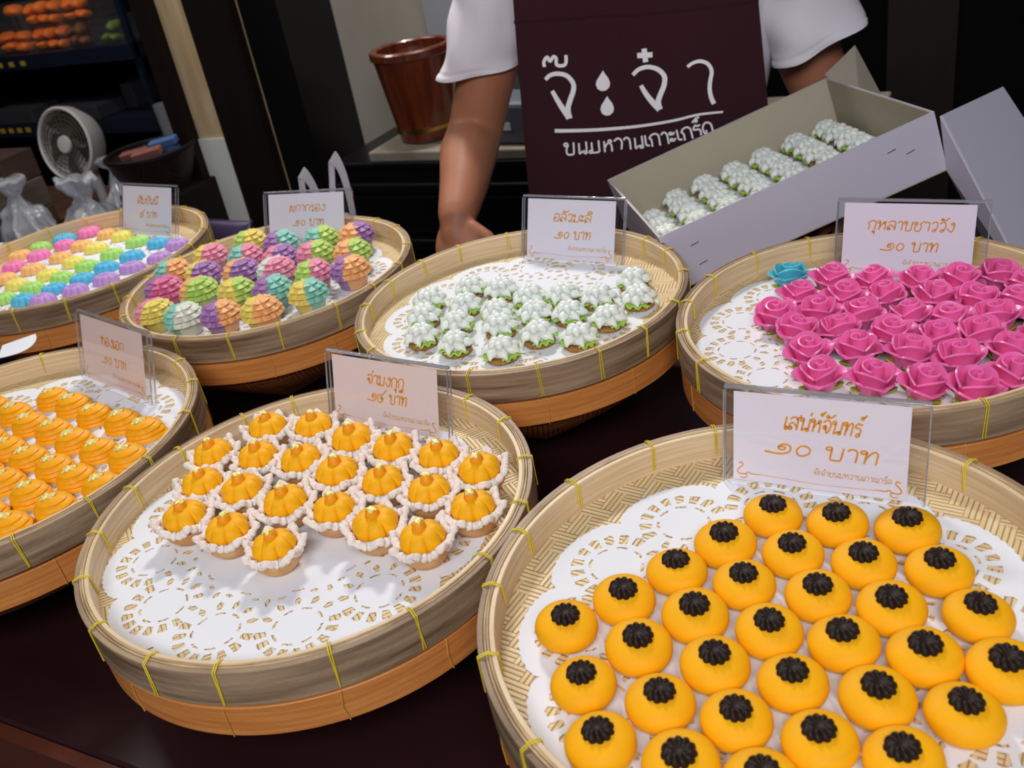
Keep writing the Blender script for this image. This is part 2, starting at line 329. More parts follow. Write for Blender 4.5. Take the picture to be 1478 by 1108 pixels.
# ------------------------------------------------------------------ Thai lettering drawn as pen strokes
def lp(cx, cy, a0, r=.12, d=1):
    return [(cx + r * cos(a0 + d * 2 * PI * k / 8), cy + r * sin(a0 + d * 2 * PI * k / 8)) for k in range(9)]
G = {
 'ก': (.78, [[(.12, 0), (.12, .55), (.0, .7), (.14, .93), (.4, 1.02), (.6, .88), (.64, .6), (.64, 0)]]),
 'ข': (.78, [lp(.14, .84, 0) + [(.26, .72), (.16, .5), (.18, .1), (.35, 0), (.58, .03), (.64, .3), (.64, 1)]]),
 'ช': (.85, [lp(.14, .84, 0) + [(.26, .72), (.16, .5), (.18, .1), (.35, 0), (.58, .03), (.64, .3), (.62, .66), (.5, .78), (.84, 1.08)]]),
 'ง': (.66, [lp(.42, .86, 0) + [(.56, .7), (.56, .3), (.46, .02), (.3, .06), (.02, .42)]]),
 'จ': (.74, [lp(.2, .46, PI / 2) + [(.24, .5), (.42, .02), (.58, .3), (.62, .7), (.42, 1.0), (.2, .98), (.03, .82)]]),
 'ด': (.78, [lp(.36, .38, PI) + [(.24, .38), (.18, .02), (.06, .3), (.06, .68), (.22, .96), (.44, .99), (.64, .75), (.64, 0)]]),
 'ท': (.8, [lp(.1, .88, 0) + [(.22, .86), (.22, .5), (.22, 0)], [(.22, .3), (.34, .72), (.5, .98), (.64, .85), (.66, .5), (.66, 0)]]),
 'น': (.84, [lp(.1, .88, 0) + [(.22, .86), (.22, .4), (.22, .04), (.4, .18), (.56, .22)] + lp(.62, .12, PI * .6, .1, -1) + [(.7, .3), (.7, 1)]]),
 'บ': (.8, [lp(.1, .88, 0) + [(.22, .86), (.22, .3), (.26, .02), (.45, .0), (.64, .04), (.66, .3), (.66, 1)]]),
 'ป': (.8, [lp(.1, .88, 0) + [(.22, .86), (.22, .3), (.26, .02), (.45, .0), (.64, .04), (.66, .3), (.66, 1.45)]]),
 'ผ': (.84, [lp(.24, .82, 0) + [(.2, .95), (.08, .7), (.1, .1), (.14, 0), (.38, .5), (.62, 0), (.68, .1), (.68, 1)]]),
 'ม': (.84, [lp(.1, .88, 0) + [(.22, .86), (.22, .5), (.24, .2)] + lp(.14, .12, PI / 4, .1) + [(.3, .04), (.5, .04), (.7, .1), (.7, .4), (.7, 1)]]),
 'ร': (.62, [lp(.34, .1, 0) + [(.46, .2), (.48, .5), (.34, .64), (.08, .66), (.08, .84), (.22, 1.0), (.38, .9), (.54, .98)]]),
 'ล': (.8, [lp(.16, .14, 0) + [(.06, .3), (.12, .5), (.3, .56), (.5, .4), (.64, .26)], [(.04, .82), (.2, .98), (.44, 1.0), (.62, .85), (.66, .5), (.66, 0)]]),
 'ส': (.84, [lp(.16, .14, 0) + [(.06, .3), (.12, .5), (.3, .56), (.5, .4), (.64, .26)], [(.04, .82), (.2, .98), (.44, 1.0), (.62, .85), (.66, .5), (.66, 0)], [(.5, .8), (.66, .95), (.82, 1.2)]]),
 'ว': (.64, [lp(.34, .1, 0) + [(.48, .2), (.54, .6), (.46, .92), (.26, 1.02), (.03, .82)]]),
 'ห': (.86, [lp(.1, .88, 0) + [(.22, .86), (.22, .5), (.22, 0)], [(.22, .3), (.36, .6), (.5, .74)] + lp(.6, .84, PI, .1) + [(.56, .72), (.68, .55), (.7, .3), (.7, 0)]]),
 'อ': (.78, [lp(.2, .48, PI) + [(.08, .4), (.1, .1), (.35, 0), (.58, .1), (.64, .5), (.56, .9), (.3, 1.02), (.05, .86)]]),
 'ฎ': (.8, [[(.12, 0), (.12, .55), (.0, .7), (.14, .93), (.4, 1.02), (.6, .88), (.64, .6), (.64, -.1)] + lp(.52, -.24, .8, .12) + [(.4, -.36), (.24, -.3), (.3, -.16)]]),
 'า': (.56, [[(.03, .82), (.14, .98), (.3, .98), (.42, .8), (.44, .4), (.44, 0)]]),
 'ะ': (.5, [lp(.12, .8, 0, .09) + [(.26, .68), (.4, .88)], lp(.12, .28, 0, .09) + [(.26, .16), (.4, .36)]]),
 'เ': (.36, [lp(.2, .12, 0) + [(.1, .2), (.08, .5), (.08, 1)]]),
 'ั': (0, [lp(-.5, 1.3, 0, .09) + [(-.38, 1.2), (-.2, 1.24), (.04, 1.5)]]),
 'ิ': (0, [[(-.62, 1.18), (-.5, 1.4), (-.28, 1.42), (-.1, 1.18), (-.62, 1.18)]]),
 'ี': (0, [[(-.62, 1.18), (-.5, 1.4), (-.28, 1.42), (-.1, 1.18), (-.62, 1.18)], [(-.1, 1.18), (-.08, 1.6)]]),
 'ุ': (0, [lp(-.2, -.2, 0, .08) + [(-.1, -.3), (-.1, -.5)]]),
 'ู': (0, [lp(-.42, -.2, 0, .08) + [(-.36, -.46), (-.1, -.46), (-.1, -.16)]]),
 '่': (0, [[(-.16, 1.2), (-.14, 1.5)]]),
 '๊': (0, [[(-.5, 1.25), (-.42, 1.5), (-.32, 1.28), (-.22, 1.5), (-.16, 1.3), (.0, 1.3), (.04, 1.55)]]),
 '๋': (0, [[(-.4, 1.38), (-.06, 1.38)], [(-.23, 1.2), (-.23, 1.56)]]),
 '์': (0, [lp(-.22, 1.4, 0, .09) + [(-.1, 1.5), (.04, 1.65)]]),
 '็': (0, [[(-.55, 1.25), (-.42, 1.42), (-.3, 1.25), (-.2, 1.38), (-.34, 1.5), (.0, 1.6)]]),
 'ื': (0, [[(-.62, 1.18), (-.5, 1.4), (-.28, 1.42), (-.1, 1.18), (-.62, 1.18)], [(-.2, 1.3), (-.2, 1.55)], [(-.08, 1.2), (-.06, 1.55)]]),
 '๑': (.95, [lp(.42, .5, PI, .14, -1) + [(.3, .66), (.5, .84), (.74, .7), (.78, .36), (.56, .08), (.2, .04), (-.25, .12)]]),
 '๐': (.8, [[(.08, .45), (.2, .78), (.42, .84), (.62, .6), (.6, .28), (.4, .06), (.18, .12), (.08, .45)]]),
 '๕': (.95, [lp(.5, .44, PI, .11, -1) + [(.5, .56), (.66, .40), (.58, .1), (.3, 0.0), (.06, .2), (.06, .62), (.24, .84), (.44, .72), (.6, .92), (.98, 1.4)]]),
 ' ': (.45, []),
}
def text_width(t): return sum(G[c][0] for c in t)
def write(mb, text, x0, y0, h, w, fr, mi=0, slant=.12, total=None, th=.00012):
    k = total / text_width(text) if total else h
    x = x0
    for ch in text:
        adv, strokes = G[ch]
        for st in strokes:
            pts = crom([(x + px * k + slant * py * h, y0 + py * h) for px, py in st], 3)
            mb.ribbon(pts, w, th, fr, mi)
        x += adv * k

# ------------------------------------------------------------------ setting
FL = -0.10; TZ = 0.75
structure('floor', (lambda b: (b.box(-5, 2.5, -1.6, 3.6, FL - .05, FL), b)[1])(MB()), M['floor'])
structure('wall_back', (lambda b: (b.box(-5, 2.5, 3.2, 3.3, FL, 2.9), b)[1])(MB()), M['void'])
structure('wall_right', (lambda b: (b.box(1.2, 1.3, 1.6, 3.2, FL, 2.9), b)[1])(MB()), M['void'])
structure('wall_left', (lambda b: (b.box(-4.1, -4.0, -1.6, 3.2, FL, 2.9), b)[1])(MB()), M['void'])
YW = 1.92
def colx(px, py, y): return ony(px, py, y).x
structure('wall_alcove', (lambda b: (b.box(-1.535, -1.19, YW, YW + .06, FL, 2.6), b)[1])(MB()), M['wall'])
structure('trim_1', (lambda b: (b.box(-1.188, -1.02, YW - .015, YW + .06, FL, 2.6), b)[1])(MB()), mat('wall_strip', (150, 152, 156), .7))
structure('wall_partition', (lambda b: (b.box(-1.0, 1.2, 2.2, 2.26, FL, 2.6), b)[1])(MB()), M['void'])
# upright posts of the partition beside the alcove
YP = 1.75
def post(name, xa, xb, ya, yb, z0, z1, m):
    b = MB(); b.box(xa, xb, ya, yb, z0, z1); return structure(name, b, m)
k = YP / 1.7
post('trim_2', -1.803 * k, -1.755 * k, YP - .03, YP + .12, FL, 2.6, M['darkwood'])
post('trim_3', -1.755 * k, -1.648 * k, YP, YP + .06, 1.3 - .497 * k, 2.6, M['board'])
post('trim_4', -1.755 * k, -1.640 * k, YP - .006, YP + .06, FL, 1.3 - .497 * k, M['whitepanel'])
post('trim_5', -1.648 * k, -1.523 * k, YP - .03, YP + .12, FL, 2.6, M['darkwood'])
post('trim_6', -1.523 * k, -1.502 * k, YP, YP + .05, FL, 2.6, M['board'])
post('trim_7', -1.502 * k, -1.40 * k, YP - .02, YP + .25, FL, 2.6, M['black'])
# dark timber uprights at the right, behind the seller
post('trim_8', -.235, -.115, 1.98, 2.06, FL, 2.6, M['darkwood'])
post('trim_9', .02, .16, 2.02, 2.1, FL, 2.6, M['darkwood'])

# market counter
t = empty('display_table', (-.6, .69, TZ)); tag(t, 'dark maroon market counter carrying the baskets of sweets', 'table')
b = MB(); b.box(-1.6, 1.3, -.425, .46, -.04, 0); bevelled(b.build('tabletop', M['table'], t, 0), .004)
b = MB(); b.box(-1.6, 1.3, -.437, -.4255, -.05, -.001); b.build('edge_strip', M['edge'], t, 0)
for sx in (-1.5, 1.2):
    for sy in (-.38, .42):
        b = MB(); b.box(sx - .03, sx + .03, sy - .03, sy + .03, FL - TZ, -.04); b.build('leg', M['darkwood'], t, 0)
b = MB(); b.box(-1.5, 1.2, -.40, -.388, FL - TZ + .1, -.04); b.build('front_panel', M['darkwood'], t, 0)

# ------------------------------------------------------------------ trays and baskets
TR = {1: (-1.2043, .8614, .8874, .1944), 2: (-.8255, .8391, .8859, .1836), 3: (-.4588, .814, .887, .1783), 4: (-.099, .8132, .888, .1783),
      5: (-.4729, .4473, .882, .1792), 6: (-.102, .4241, .899, .18), 7: (-.8526, .4448, .8853, .1972)}
WHAT = {1: 'pastel fluted candies', 2: 'two-coloured frilly cupcakes', 3: 'white piped flower sweets', 4: 'pink sugar roses',
        5: 'orange pumpkin tarts', 6: 'yellow buns with dark flowers', 7: 'orange gold-flecked layered sweets'}
RH = .031; FLOORZ = .0235
def fz(i): return TR[i][2] - FLOORZ          # top of the woven tray bottom
tie_cache = {}
def make_ties(R, root, n, zb, zt, off, out_only=False, rin=.0108, m=None):
    for q in range(n):
        a = 2 * PI * (q + off) / n + random.uniform(-.05, .05)
        b = MB()
        for sgn in ((-1, 1) if not out_only else (0,)):
            da = sgn * .0008 / R
            def P(r, z, dd=0): return Vector((r * cos(a + da + dd), r * sin(a + da + dd), z))
            e = .0009; lean = random.uniform(-.012, .012)
            pts = [P(R - rin - e, zb + .012, lean), P(R - rin - e, zt - .001), P(R - rin * .5, zt + .0016), P(R + e * .6, zt - .0005), P(R + e, zb + .002, lean)]
            if out_only: pts = [P(R - .004, zt + .0008), P(R + e * .6, zt - .0003), P(R + e, (zb + zt) / 2, lean), P(R + e * .6, zb - .0002)]
            b.tube(pts, .0005, 5)
        b.build('tie', m or M['thread'], root, 60)
def bamboo_tray(i):
    x, y, rz, R = TR[i]
    t = empty('bamboo_tray', (x, y, rz - RH), random.uniform(0, 6)); 
    tag(t, 'round woven bamboo tray holding the %s' % WHAT[i], 'tray', 'bamboo trays on the counter')
    b = MB(); b.lathe([(.001, .0065), (R - .009, .0065), (R - .0085, RH - FLOORZ), (.001, RH - FLOORZ)], 96); b.build('woven_base', M['weave'], t)
    b = MB(); b.ring(R - .0038, R, 0, RH - .001); b.build('outer_band', M['bamboo_out'], t)
    b = MB(); b.ring(R - .0108, R - .0075, .004, RH - .0006); b.build('inner_band', M['bamboo_in'], t)
    b = MB()
    b.ring(R - .0074, R - .0058, RH - .012, RH + .0003, b=.0005); b.ring(R - .0056, R - .004, RH - .012, RH - .0004, b=.0005); b.build('rim_lashing', M['bamboo_top'], t)
    make_ties(R, t, 18, 0, RH, random.random())
    return t
def basket(i):
    x, y, rz, R = TR[i]; H = rz - RH - TZ - .0005
    t = empty('bamboo_basket', (x, y, TZ), -PI / 2 + math.radians(31) - PI / 4 + PI / 4)
    tag(t, 'orange-brown bamboo basket under the tray of %s' % WHAT[i], 'basket', 'baskets carrying the trays')
    rr = R - .0015; n = 96
    b = MB(); b.ring(rr - .0032, rr, H - .029, H - .003); b.build('rim_band', M['basket_rim'], t)
    b = MB(); b.ring(rr - .0085, rr - .0036, H - .03, H, b=.0012); b.build('inner_rim', M['basket_rim'], t)
    b = MB(); rows = []
    for s in range(13):
        f = s / 12; z = H - .026 - f * (H - .026); rows.append([])
        for j in range(n):
            a = 2 * PI * j / n
            r0 = rr - .005; q = .086                                 # half diagonal of the square foot; corners on the axes
            p = 2 - f ** 1.6 * .9; sq = (abs(cos(a)) ** p + abs(sin(a)) ** p) ** (-1 / p)
            g = f ** 1.35; r = (r0 * (1 - g) + q * g) * (1 if f == 0 else sq)
            rows[-1].append((r * cos(a), r * sin(a), z))
    b.grid(rows, True, 0, False, True); o = b.build('woven_body', M['basket_body'], t)
    make_ties(rr, t, 14, H - .029, H - .003, random.random(), True, m=M['tie_brown'])
    return t
M['tie_brown'] = mat('brown_tie', (206, 150, 60), .6)
for i in TR: bamboo_tray(i); basket(i)

# doilies -----------------------------------------------------------
def curve_mesh(name, loops, ext):
    cu = bpy.data.curves.new(name, 'CURVE'); cu.dimensions = '2D'; cu.fill_mode = 'BOTH'; cu.extrude = ext
    for lpz in loops:
        sp = cu.splines.new('POLY'); sp.points.add(len(lpz) - 1); sp.use_cyclic_u = True
        for q, (x, y) in zip(sp.points, lpz): q.co = (x, y, 0, 1)
    ob = bpy.data.objects.new('tmp', cu); COL.objects.link(ob)
    dg = bpy.context.evaluated_depsgraph_get(); dg.update()
    me = bpy.data.meshes.new_from_object(ob.evaluated_get(dg)); me.name = name
    bpy.data.objects.remove(ob); bpy.data.curves.remove(cu)
    return me
def doily_mesh(seed, lobes=12):
    rnd = random.Random(seed); loops = []
    edge = []
    for j in range(480):
        a = 2 * PI * j / 480; s = abs(sin(a * lobes / 2)); r = .915 + .085 * s ** .55 + .004 * sin(a * 150)
        edge.append((r * cos(a), r * sin(a)))
    loops.append(edge); placed = []
    def hole(cx, cy, ang, ln, wd, kind):
        rad = max(ln, wd) * .5
        for (x, y, q) in placed:
            if math.hypot(x - cx, y - cy) < (rad + q) * .86: return
        if math.hypot(cx, cy) > .955: return
        placed.append((cx, cy, rad)); h = []
        if kind == 0: base = [(-.5, -.32), (.35, -.5), (.5, -.1), (.38, .48), (-.5, .34)]
        elif kind == 1: base = [(-.5, -.3), (0, -.5), (.5, -.3), (.46, .26), (0, .1), (-.46, .26)]
        else: base = [(-.5, -.25), (.1, -.5), (.5, 0), (.1, .5), (-.5, .3)]
        for (px, py) in base:
            px += rnd.uniform(-.07, .07); py += rnd.uniform(-.07, .07)
            X, Y = px * ln, py * wd; h.append((cx + X * cos(ang) - Y * sin(ang), cy + X * sin(ang) + Y * cos(ang)))
        loops.append(h)
    for q in range(lobes):
        A = 2 * PI * (q + .5) / lobes; cx, cy = .745 * cos(A), .745 * sin(A)
        def ring(rho, n, off, ln, wd, kind, tang, span=(-PI, PI)):
            for j in range(n):
                a = span[0] + (span[1] - span[0]) * (j + off) / n
                hole(cx + rho * cos(A + a), cy + rho * sin(A + a), A + a + (PI / 2 if tang else 0), ln, wd, kind)
        ring(.168, 9, .5, .058, .046, 0, False, (-1.75, 1.75))
        ring(.108, 8, .5, .05, .020, 1, True)
        ring(.168, 5, .5, .055, .034, 2, False, (1.9, 2 * PI - 1.9))
        hole(cx + .20 * cos(A + 2.5), cy + .20 * sin(A + 2.5), A + .6, .05, .022, 1)
        B0 = 2 * PI * q / lobes
        hole(.79 * cos(B0), .79 * sin(B0), B0, .055, .04, 2); hole(.69 * cos(B0), .69 * sin(B0), B0 + PI / 2, .05, .024, 1)
        hole(.56 * cos(B0), .56 * sin(B0), B0, .05, .026, 2); hole(.5 * cos(A), .5 * sin(A), A + PI / 2, .055, .02, 1)
        hole(.535 * cos(A + .14), .535 * sin(A + .14), A + PI / 2, .04, .024, 2); hole(.535 * cos(A - .14), .535 * sin(A - .14), A + PI / 2, .04, .024, 2)
    return curve_mesh('doily', loops, .0009)
DM = [doily_mesh(3), doily_mesh(8)]
for me in DM: me.materials.append(M['paper'])
def doily(cx, cy, z, R, rot, label, which=0):
    o = bpy.data.objects.new('paper_doily', DM[which]); COL.objects.link(o); o.location = (cx, cy, z); o.scale = (R, R, .16); o.rotation_euler = (0, 0, rot)
    tag(o, label, 'doily', 'lacy white paper doilies'); return o
DZ = .0004
DO = {1: (-.0, -.0, .150), 2: (.015, -.01, .150), 3: (-.003, -.004, .150), 4: (-.012, -.008, .150), 5: (-.008, -.008, .157), 6: (.004, -.012, .158), 7: (.012, .0, .172)}
for i, (dx, dy, R) in DO.items():
    x, y, rz, RR = TR[i]
    doily(x + dx, y + dy, fz(i) + DZ, R, i * .7, 'white lacy paper doily under the %s' % WHAT[i], i % 2)

# ------------------------------------------------------------------ price signs
SG = {6: (-.168, .546, -.3, .134, .072, .015), 5: (-.552, .58, -5.1, .138, .066, .019), 3: (-.518, .939, -5, .133, .071, .026), 4: (-.155, .921, -2.8, .138, .074, .021),
      7: (-.906, .595, -13.6, .147, .074, .023), 2: (-.931, .958, 5.7, .141, .068, .03), 1: (-1.252, .987, -6.2, .135, .072, .031)}
TX = {6: ('เสน่ห์จันทร์', '๑๐ บาท', .44, .62), 5: ('จ่ามงกุฎ', '๑๕ บาท', .36, .36), 3: ('อลัวมะลิ', '๑๐ บาท', .44, .40), 4: ('กุหลาบชาววัง', '๑๐ บาท', .66, .42),
      7: ('ทองเอก', '๑๐ บาท', .38, .38), 2: ('ผกากรอง', '๑๐ บาท', .48, .40), 1: ('สัมปันนี', '๕ บาท', .42, .36)}
def price_sign(i):
    x, y, yaw, w, h, lean = SG[i]
    L = math.hypot(h, lean); yr = math.radians(yaw)
    t = empty('price_sign', (x + cos(yr) * w / 2, y + sin(yr) * w / 2, fz(i) + .0009 + .006 * lean / L))
    t.rotation_euler = (-math.atan2(lean, h), 0, yr)
    # rotate so that +z leans back (+y)
    tag(t, 'clear acrylic price sign standing in the tray of %s' % WHAT[i], 'sign', 'acrylic price signs')
    th = .0014; gap = .006
    b = MB()
    prof = [(0, 0), (0, L - .003)] + [(gap / 2 - (gap / 2) * cos(a), L - .003 + .003 * sin(a)) for a in (.4, .9, PI / 2, PI - .9, PI - .4)] + [(gap, L - .003), (gap, 0)]
    inn = [(gap - th, 0), (gap - th, L - .0035)] + [(gap / 2 + (gap / 2 - th) * cos(a), L - .0035 + .0018 * sin(a)) for a in (.5, PI / 2, PI - .5)] + [(th, L - .0035), (th, 0)]
    poly = prof + inn
    rows = [[(sx * w / 2, yy, zz) for yy, zz in poly] for sx in (-1, 1)]
    b.grid(rows, True, 0, True, True); b.build('acrylic_cover', M['acrylic'], t, 40)
    for sx in (-1, 1):
        for yy in (0, gap - th): b = MB(); b.box(sx * w / 2 - .0004, sx * w / 2 + .0004, yy, yy + th, 0, L - .0045); b.build('cut_edge_glint', M['edge_glint'], t, 0)
    b = MB(); b.box(-w / 2, w / 2, th * .9, gap - th * .9, L - .0032, L - .0008); b.build('fold_glint', M['edge_glint'], t, 0)  # hazy bar added in the fold as its bright reflection line
    pw0, pw1 = -w * .5 + w * .05, w * .5 - w * .085
    b = MB(); b.box(pw0, pw1, th + .0003, th + .0007, .0015, L - .005); b.build('paper_card', M['card_warm_light'] if i in (5, 7) else M['card'], t, 0)
    fr = lambda X, Y, hh: (X, th + .0002 - hh, Y)
    b = MB(); t1, t2, a1, a2 = TX[i]; pw = pw1 - pw0; cx = (pw0 + pw1) / 2
    hh = .0088 if i != 6 else .0095
    write(b, t1, cx - a1 * pw / 2 + .002, L * .60, hh, .0013, fr, 0, .2, a1 * pw)
    write(b, t2, cx - a2 * pw / 2 + .004, L * (.34 if i != 5 else .37), hh, .0013, fr, 0, .2, a2 * pw)
    b.build('lettering', M['gold_ink'], t, 0)
    b = MB(); write(b, 'จ๊ะจ๋าขนมหวานเกาะเกร็ด', cx - .02 * pw, L * .17, .0034, .0005, fr, 0, .1, .44 * pw); b.build('small_lettering', M['pale_ink'], t, 0)
    b = MB()
    for sx in (-1, 1):                                   # scroll flourishes in the two lower corners
        ox = pw0 + .004 if sx < 0 else pw1 - .004
        sc = [(0, .012), (.002, .013), (.003, .011), (.001, .009), (-.001, .006), (.001, .004), (.005, .0045), (.007, .006), (.0085, .005), (.012, .0048), (.016, .005)]
        b.ribbon(crom([(ox - sx * px, L * .03 + py) for px, py in sc], 3), [.0009] * 28 + [.0006] * 3, .00012, fr)
        b.ribbon(crom([(ox - sx * px, L * .03 + py) for px, py in [(.001, .0015), (.004, .001), (.006, .003), (.004, .0045)]], 3), .0008, .00012, fr)
    b.ribbon([(pw0 + .02, L * .1), (cx, L * .075), (pw1 - .02, L * .09)], .0003, .00012, fr)
    b.build('scroll_ornament', M['gold_ink'], t, 0)
    return t
for i in SG: price_sign(i)

# ------------------------------------------------------------------ placing sweets
def relax(pts, dmin, it=40, c=None, rmax=9):
    P = [Vector((p.x, p.y)) for p in pts]
    for _ in range(it):
        for i in range(len(P)):
            for j in range(i):
                d = P[i] - P[j]; l = d.length
                if 1e-6 < l < dmin: s = d * ((dmin - l) / l * .5); P[i] += s; P[j] -= s
        for i in range(len(P)):
            d = P[i] - c
            if d.length > rmax: P[i] = c + d * (rmax / d.length)
    return P
def place(proto, tray, rows, zc, dmin, cat, group, labeler, rot=None, vary=None, tilt=0, scale=(.97, 1.03), pad=None):
    flat = [(r, k, uv) for r, row in enumerate(rows) for k, uv in enumerate(row)]
    pts = relax([onz(uv[0], uv[1], fz(tray) + zc) for _, _, uv in flat], dmin, 60, Vector(TR[tray][:2]), TR[tray][3] - .0125 - (pad or dmin * .56))
    outs = []
    for q, ((r, k, uv), p) in enumerate(zip(flat, pts)):
        o = proto if q == 0 and not vary else copy_tree(vary[r][k] if vary else proto)
        s = random.uniform(*scale)
        o.location = (p.x, p.y, fz(tray) + .0009); o.scale = (s, s, s)
        o.rotation_euler = (random.uniform(-tilt, tilt), random.uniform(-tilt, tilt), rot(r, k) if rot else random.uniform(0, 2 * PI))
        tag(o, labeler(r, k, len(rows), len(rows[r])), cat, group); outs.append(o)
    return outs
ROWN = ['back', 'second', 'third', 'fourth', 'fifth', 'sixth', 'seventh']
def rowname(r, n): return 'front' if r == n - 1 else ROWN[r]

# yellow buns --------------------------------------------------------
root = empty('yellow_bun')
b = MB(); prof = [(.0115, 0)] + [(.0195 * abs(cos(a)) ** .75, .0098 + .0098 * (1 if a > 0 else -1) * abs(sin(a)) ** .85) for a in [(-1.1 + 2.6 * k / 22) for k in range(23)]] + [(.0004, .0194)]
b.lathe(prof, 48); b.build('bun_body', M['bun'], root, 60)
b = MB()
def fl(th, t):
    g = abs(cos(5.5 * th + t * 1.6)) ** .7; r = .0090 * (.84 + .16 * g) * (1 - t ** 1.6) ** .8 + .0002
    return (r * cos(th), r * sin(th), .0180 + .0056 * t ** .55 + .0013 * g * sin(PI * min(1, t * 1.05)) - .0022 * max(0, t - .75) * 4 * .6)
b.dome(fl, 132, 18)
b.build('piped_flower', M['choc'], root, 50)
R6 = [[(1116, 748), (1210, 758), (1312, 770)], [(1048, 787), (1145, 800), (1247, 815), (1355, 825)], [(977, 828), (1074, 845), (1180, 860), (1288, 880), (1409, 890)],
      [(900, 867), (1003, 890), (1109, 912), (1220, 932), (1337, 950), (1448, 968)], [(817, 905), (921, 935), (1031, 962), (1144, 988), (1265, 1010), (1390, 1034)],
      [(843, 990), (952, 1018), (1062, 1045), (1183, 1075), (1305, 1098)], [(868, 1075), (985, 1105), (1098, 1130)]]
place(root, 6, R6, .0095, .0392, 'bun', 'yellow buns on the front right tray', lambda r, k, n, m: 'round yellow bun with dark flower, %s in the %s diagonal row of buns' % (ORD[k], rowname(r, n)), tilt=.07)

# pumpkin tarts ------------------------------------------------------
root = empty('pumpkin_tart')
b = MB(); b.lathe([(.0100, 0), (.0130, .0014), (.0180, .0075), (.0214, .0155), (.0202, .0155), (.016, .008), (.012, .003), (.0005, .003)], 48); b.build('tart_shell', M['tart'], root, 60)
b = MB(); nP = 7; path = []; rad = []
for j in range(196):
    a = 2 * PI * j / 196; s = 1 - abs(sin(nP * a / 2)); q = s ** 1.25
    n1 = noise.noise(Vector((cos(a) * 14, sin(a) * 14, 3))) * .0005
    path.append(((.0194 + .0050 * q + n1) * cos(a), (.0194 + .0050 * q + n1) * sin(a), .0162 + .0064 * q)); rad.append(.0033 - .0007 * q + .0007 * sin(j * 1.05) * (.6 + .4 * sin(j * .37)))
b.tube(path, rad, 10, closed=True)
rn = random.Random(2)
b.v = [tuple(Vector(p) + Vector((rn.uniform(-1, 1), rn.uniform(-1, 1), rn.uniform(-1, 1))) * .0003) for p in b.v]
b.build('sugared_crown', M['sugar'], root, 80)
b = MB()
def pk(th, t):
    a = -1.25 + t * (PI / 2 + 1.25); g = abs(cos(3.5 * th)) ** .45; R = .0172 * cos(a) ** .75 * (.85 + .15 * g) if a < PI / 2 - .001 else .0002
    return (R * cos(th), R * sin(th), .0196 + .0112 * sin(a) - (.0022 * max(0, (t - .72) / .28) ** 2) * 1.0 + .0006 * g * (1 - t))
b.dome(pk, 112, 22); o = b.build('pumpkin', M['pumpkin'], root, 70)
b = MB(); b.lathe([(.0058, .0259), (.0060, .0286), (.0050, .0309), (.0046, .0334), (.0032, .0350), (.0003, .0356)], 16); b.build('knob', M['knob'], root, 70)
def goldpatch(cx, cy, cz, s, seed):
    b = MB(); r2 = random.Random(seed); rows = []
    for i in range(6):
        rows.append([(cx + (i / 5 - .5) * s + r2.uniform(-.1, .1) * s, cy + (j / 5 - .5) * s * .8 + r2.uniform(-.1, .1) * s, cz - ((i / 5 - .5) ** 2 + (j / 5 - .5) ** 2) * s * .55 + r2.uniform(-.08, .08) * s) for j in range(6)])
    b.grid(rows); low = [[(x, y, z - .0006) for x, y, z in r] for r in rows]; b.grid(low)
    return b
goldpatch(-.001, .0005, .0366, .0070, 4).build('gold_leaf', M['gold'], root, 20)
R5 = [[(382, 609), (450, 618), (511, 636), (572, 649), (634, 661), (698, 678)], [(311, 650), (374, 661), (440, 671), (496, 685), (563, 700), (622, 712), (698, 727)],
      [(292, 699), (351, 711), (414, 727), (485, 738), (548, 761), (617, 772)], [(269, 750), (329, 768), (397, 792)]]
place(root, 5, R5, .0185, .0455, 'tart', 'pumpkin tarts on the front middle tray', lambda r, k, n, m: 'orange pumpkin tart in a white sugared crown, %s in the %s row' % (ORD[k], rowname(r, n)), tilt=.05, pad=.0285)

# layered orange sweets with gold ------------------------------------
root = empty('layered_sweet')
b = MB()
def te(th, t):
    tiers = 4; q = t * tiers; ti = int(min(q, tiers - 1)); f = q - ti
    env = max(0.0, 1 - t ** 2.9) ** .52 + .012; step = .19 * (1 - f ** 1.4) * (1 - t * .35)
    sc = .06 * (abs(cos(3.5 * th + ti * .9)) ** .6) * (1 - t * .3) * (1 - .4 * f)
    R = env * (.78 + step + sc)
    x = .0182 * R * cos(th) * (1 + .20 * max(0, cos(th)) ** 5 * (1 - t)); y = .0172 * R * sin(th)
    return (x - .001, y, .0180 * t ** .9 + .0012 * sin(f * PI) * (1 - t))
b.dome(te, 132, 50); b.build('layered_body', M['thong'], root, 75)
goldpatch(-.0025, .000, .0198, .0125, 9).build('gold_leaf', M['gold'], root, 20)
R7 = [[(77, 574), (106, 584), (136, 598), (177, 607), (209, 619)], [(-12, 585), (22, 596), (43, 611), (77, 621), (106, 635), (142, 649), (185, 659)], [(-18, 632), (12, 647), (41, 661), (79, 674), (110, 688), (148, 700)], [(-24, 680), (8, 694), (39, 714), (79, 730)], [(-14, 738), (16, 757)]]
place(root, 7, R7, .008, .0372, 'sweet', 'layered sweets on the front left tray', lambda r, k, n, m: 'layered orange sweet topped with gold leaf, %s in the %s row' % (ORD[k], rowname(r, n)), rot=lambda r, k: .45 + random.uniform(-.25, .25))

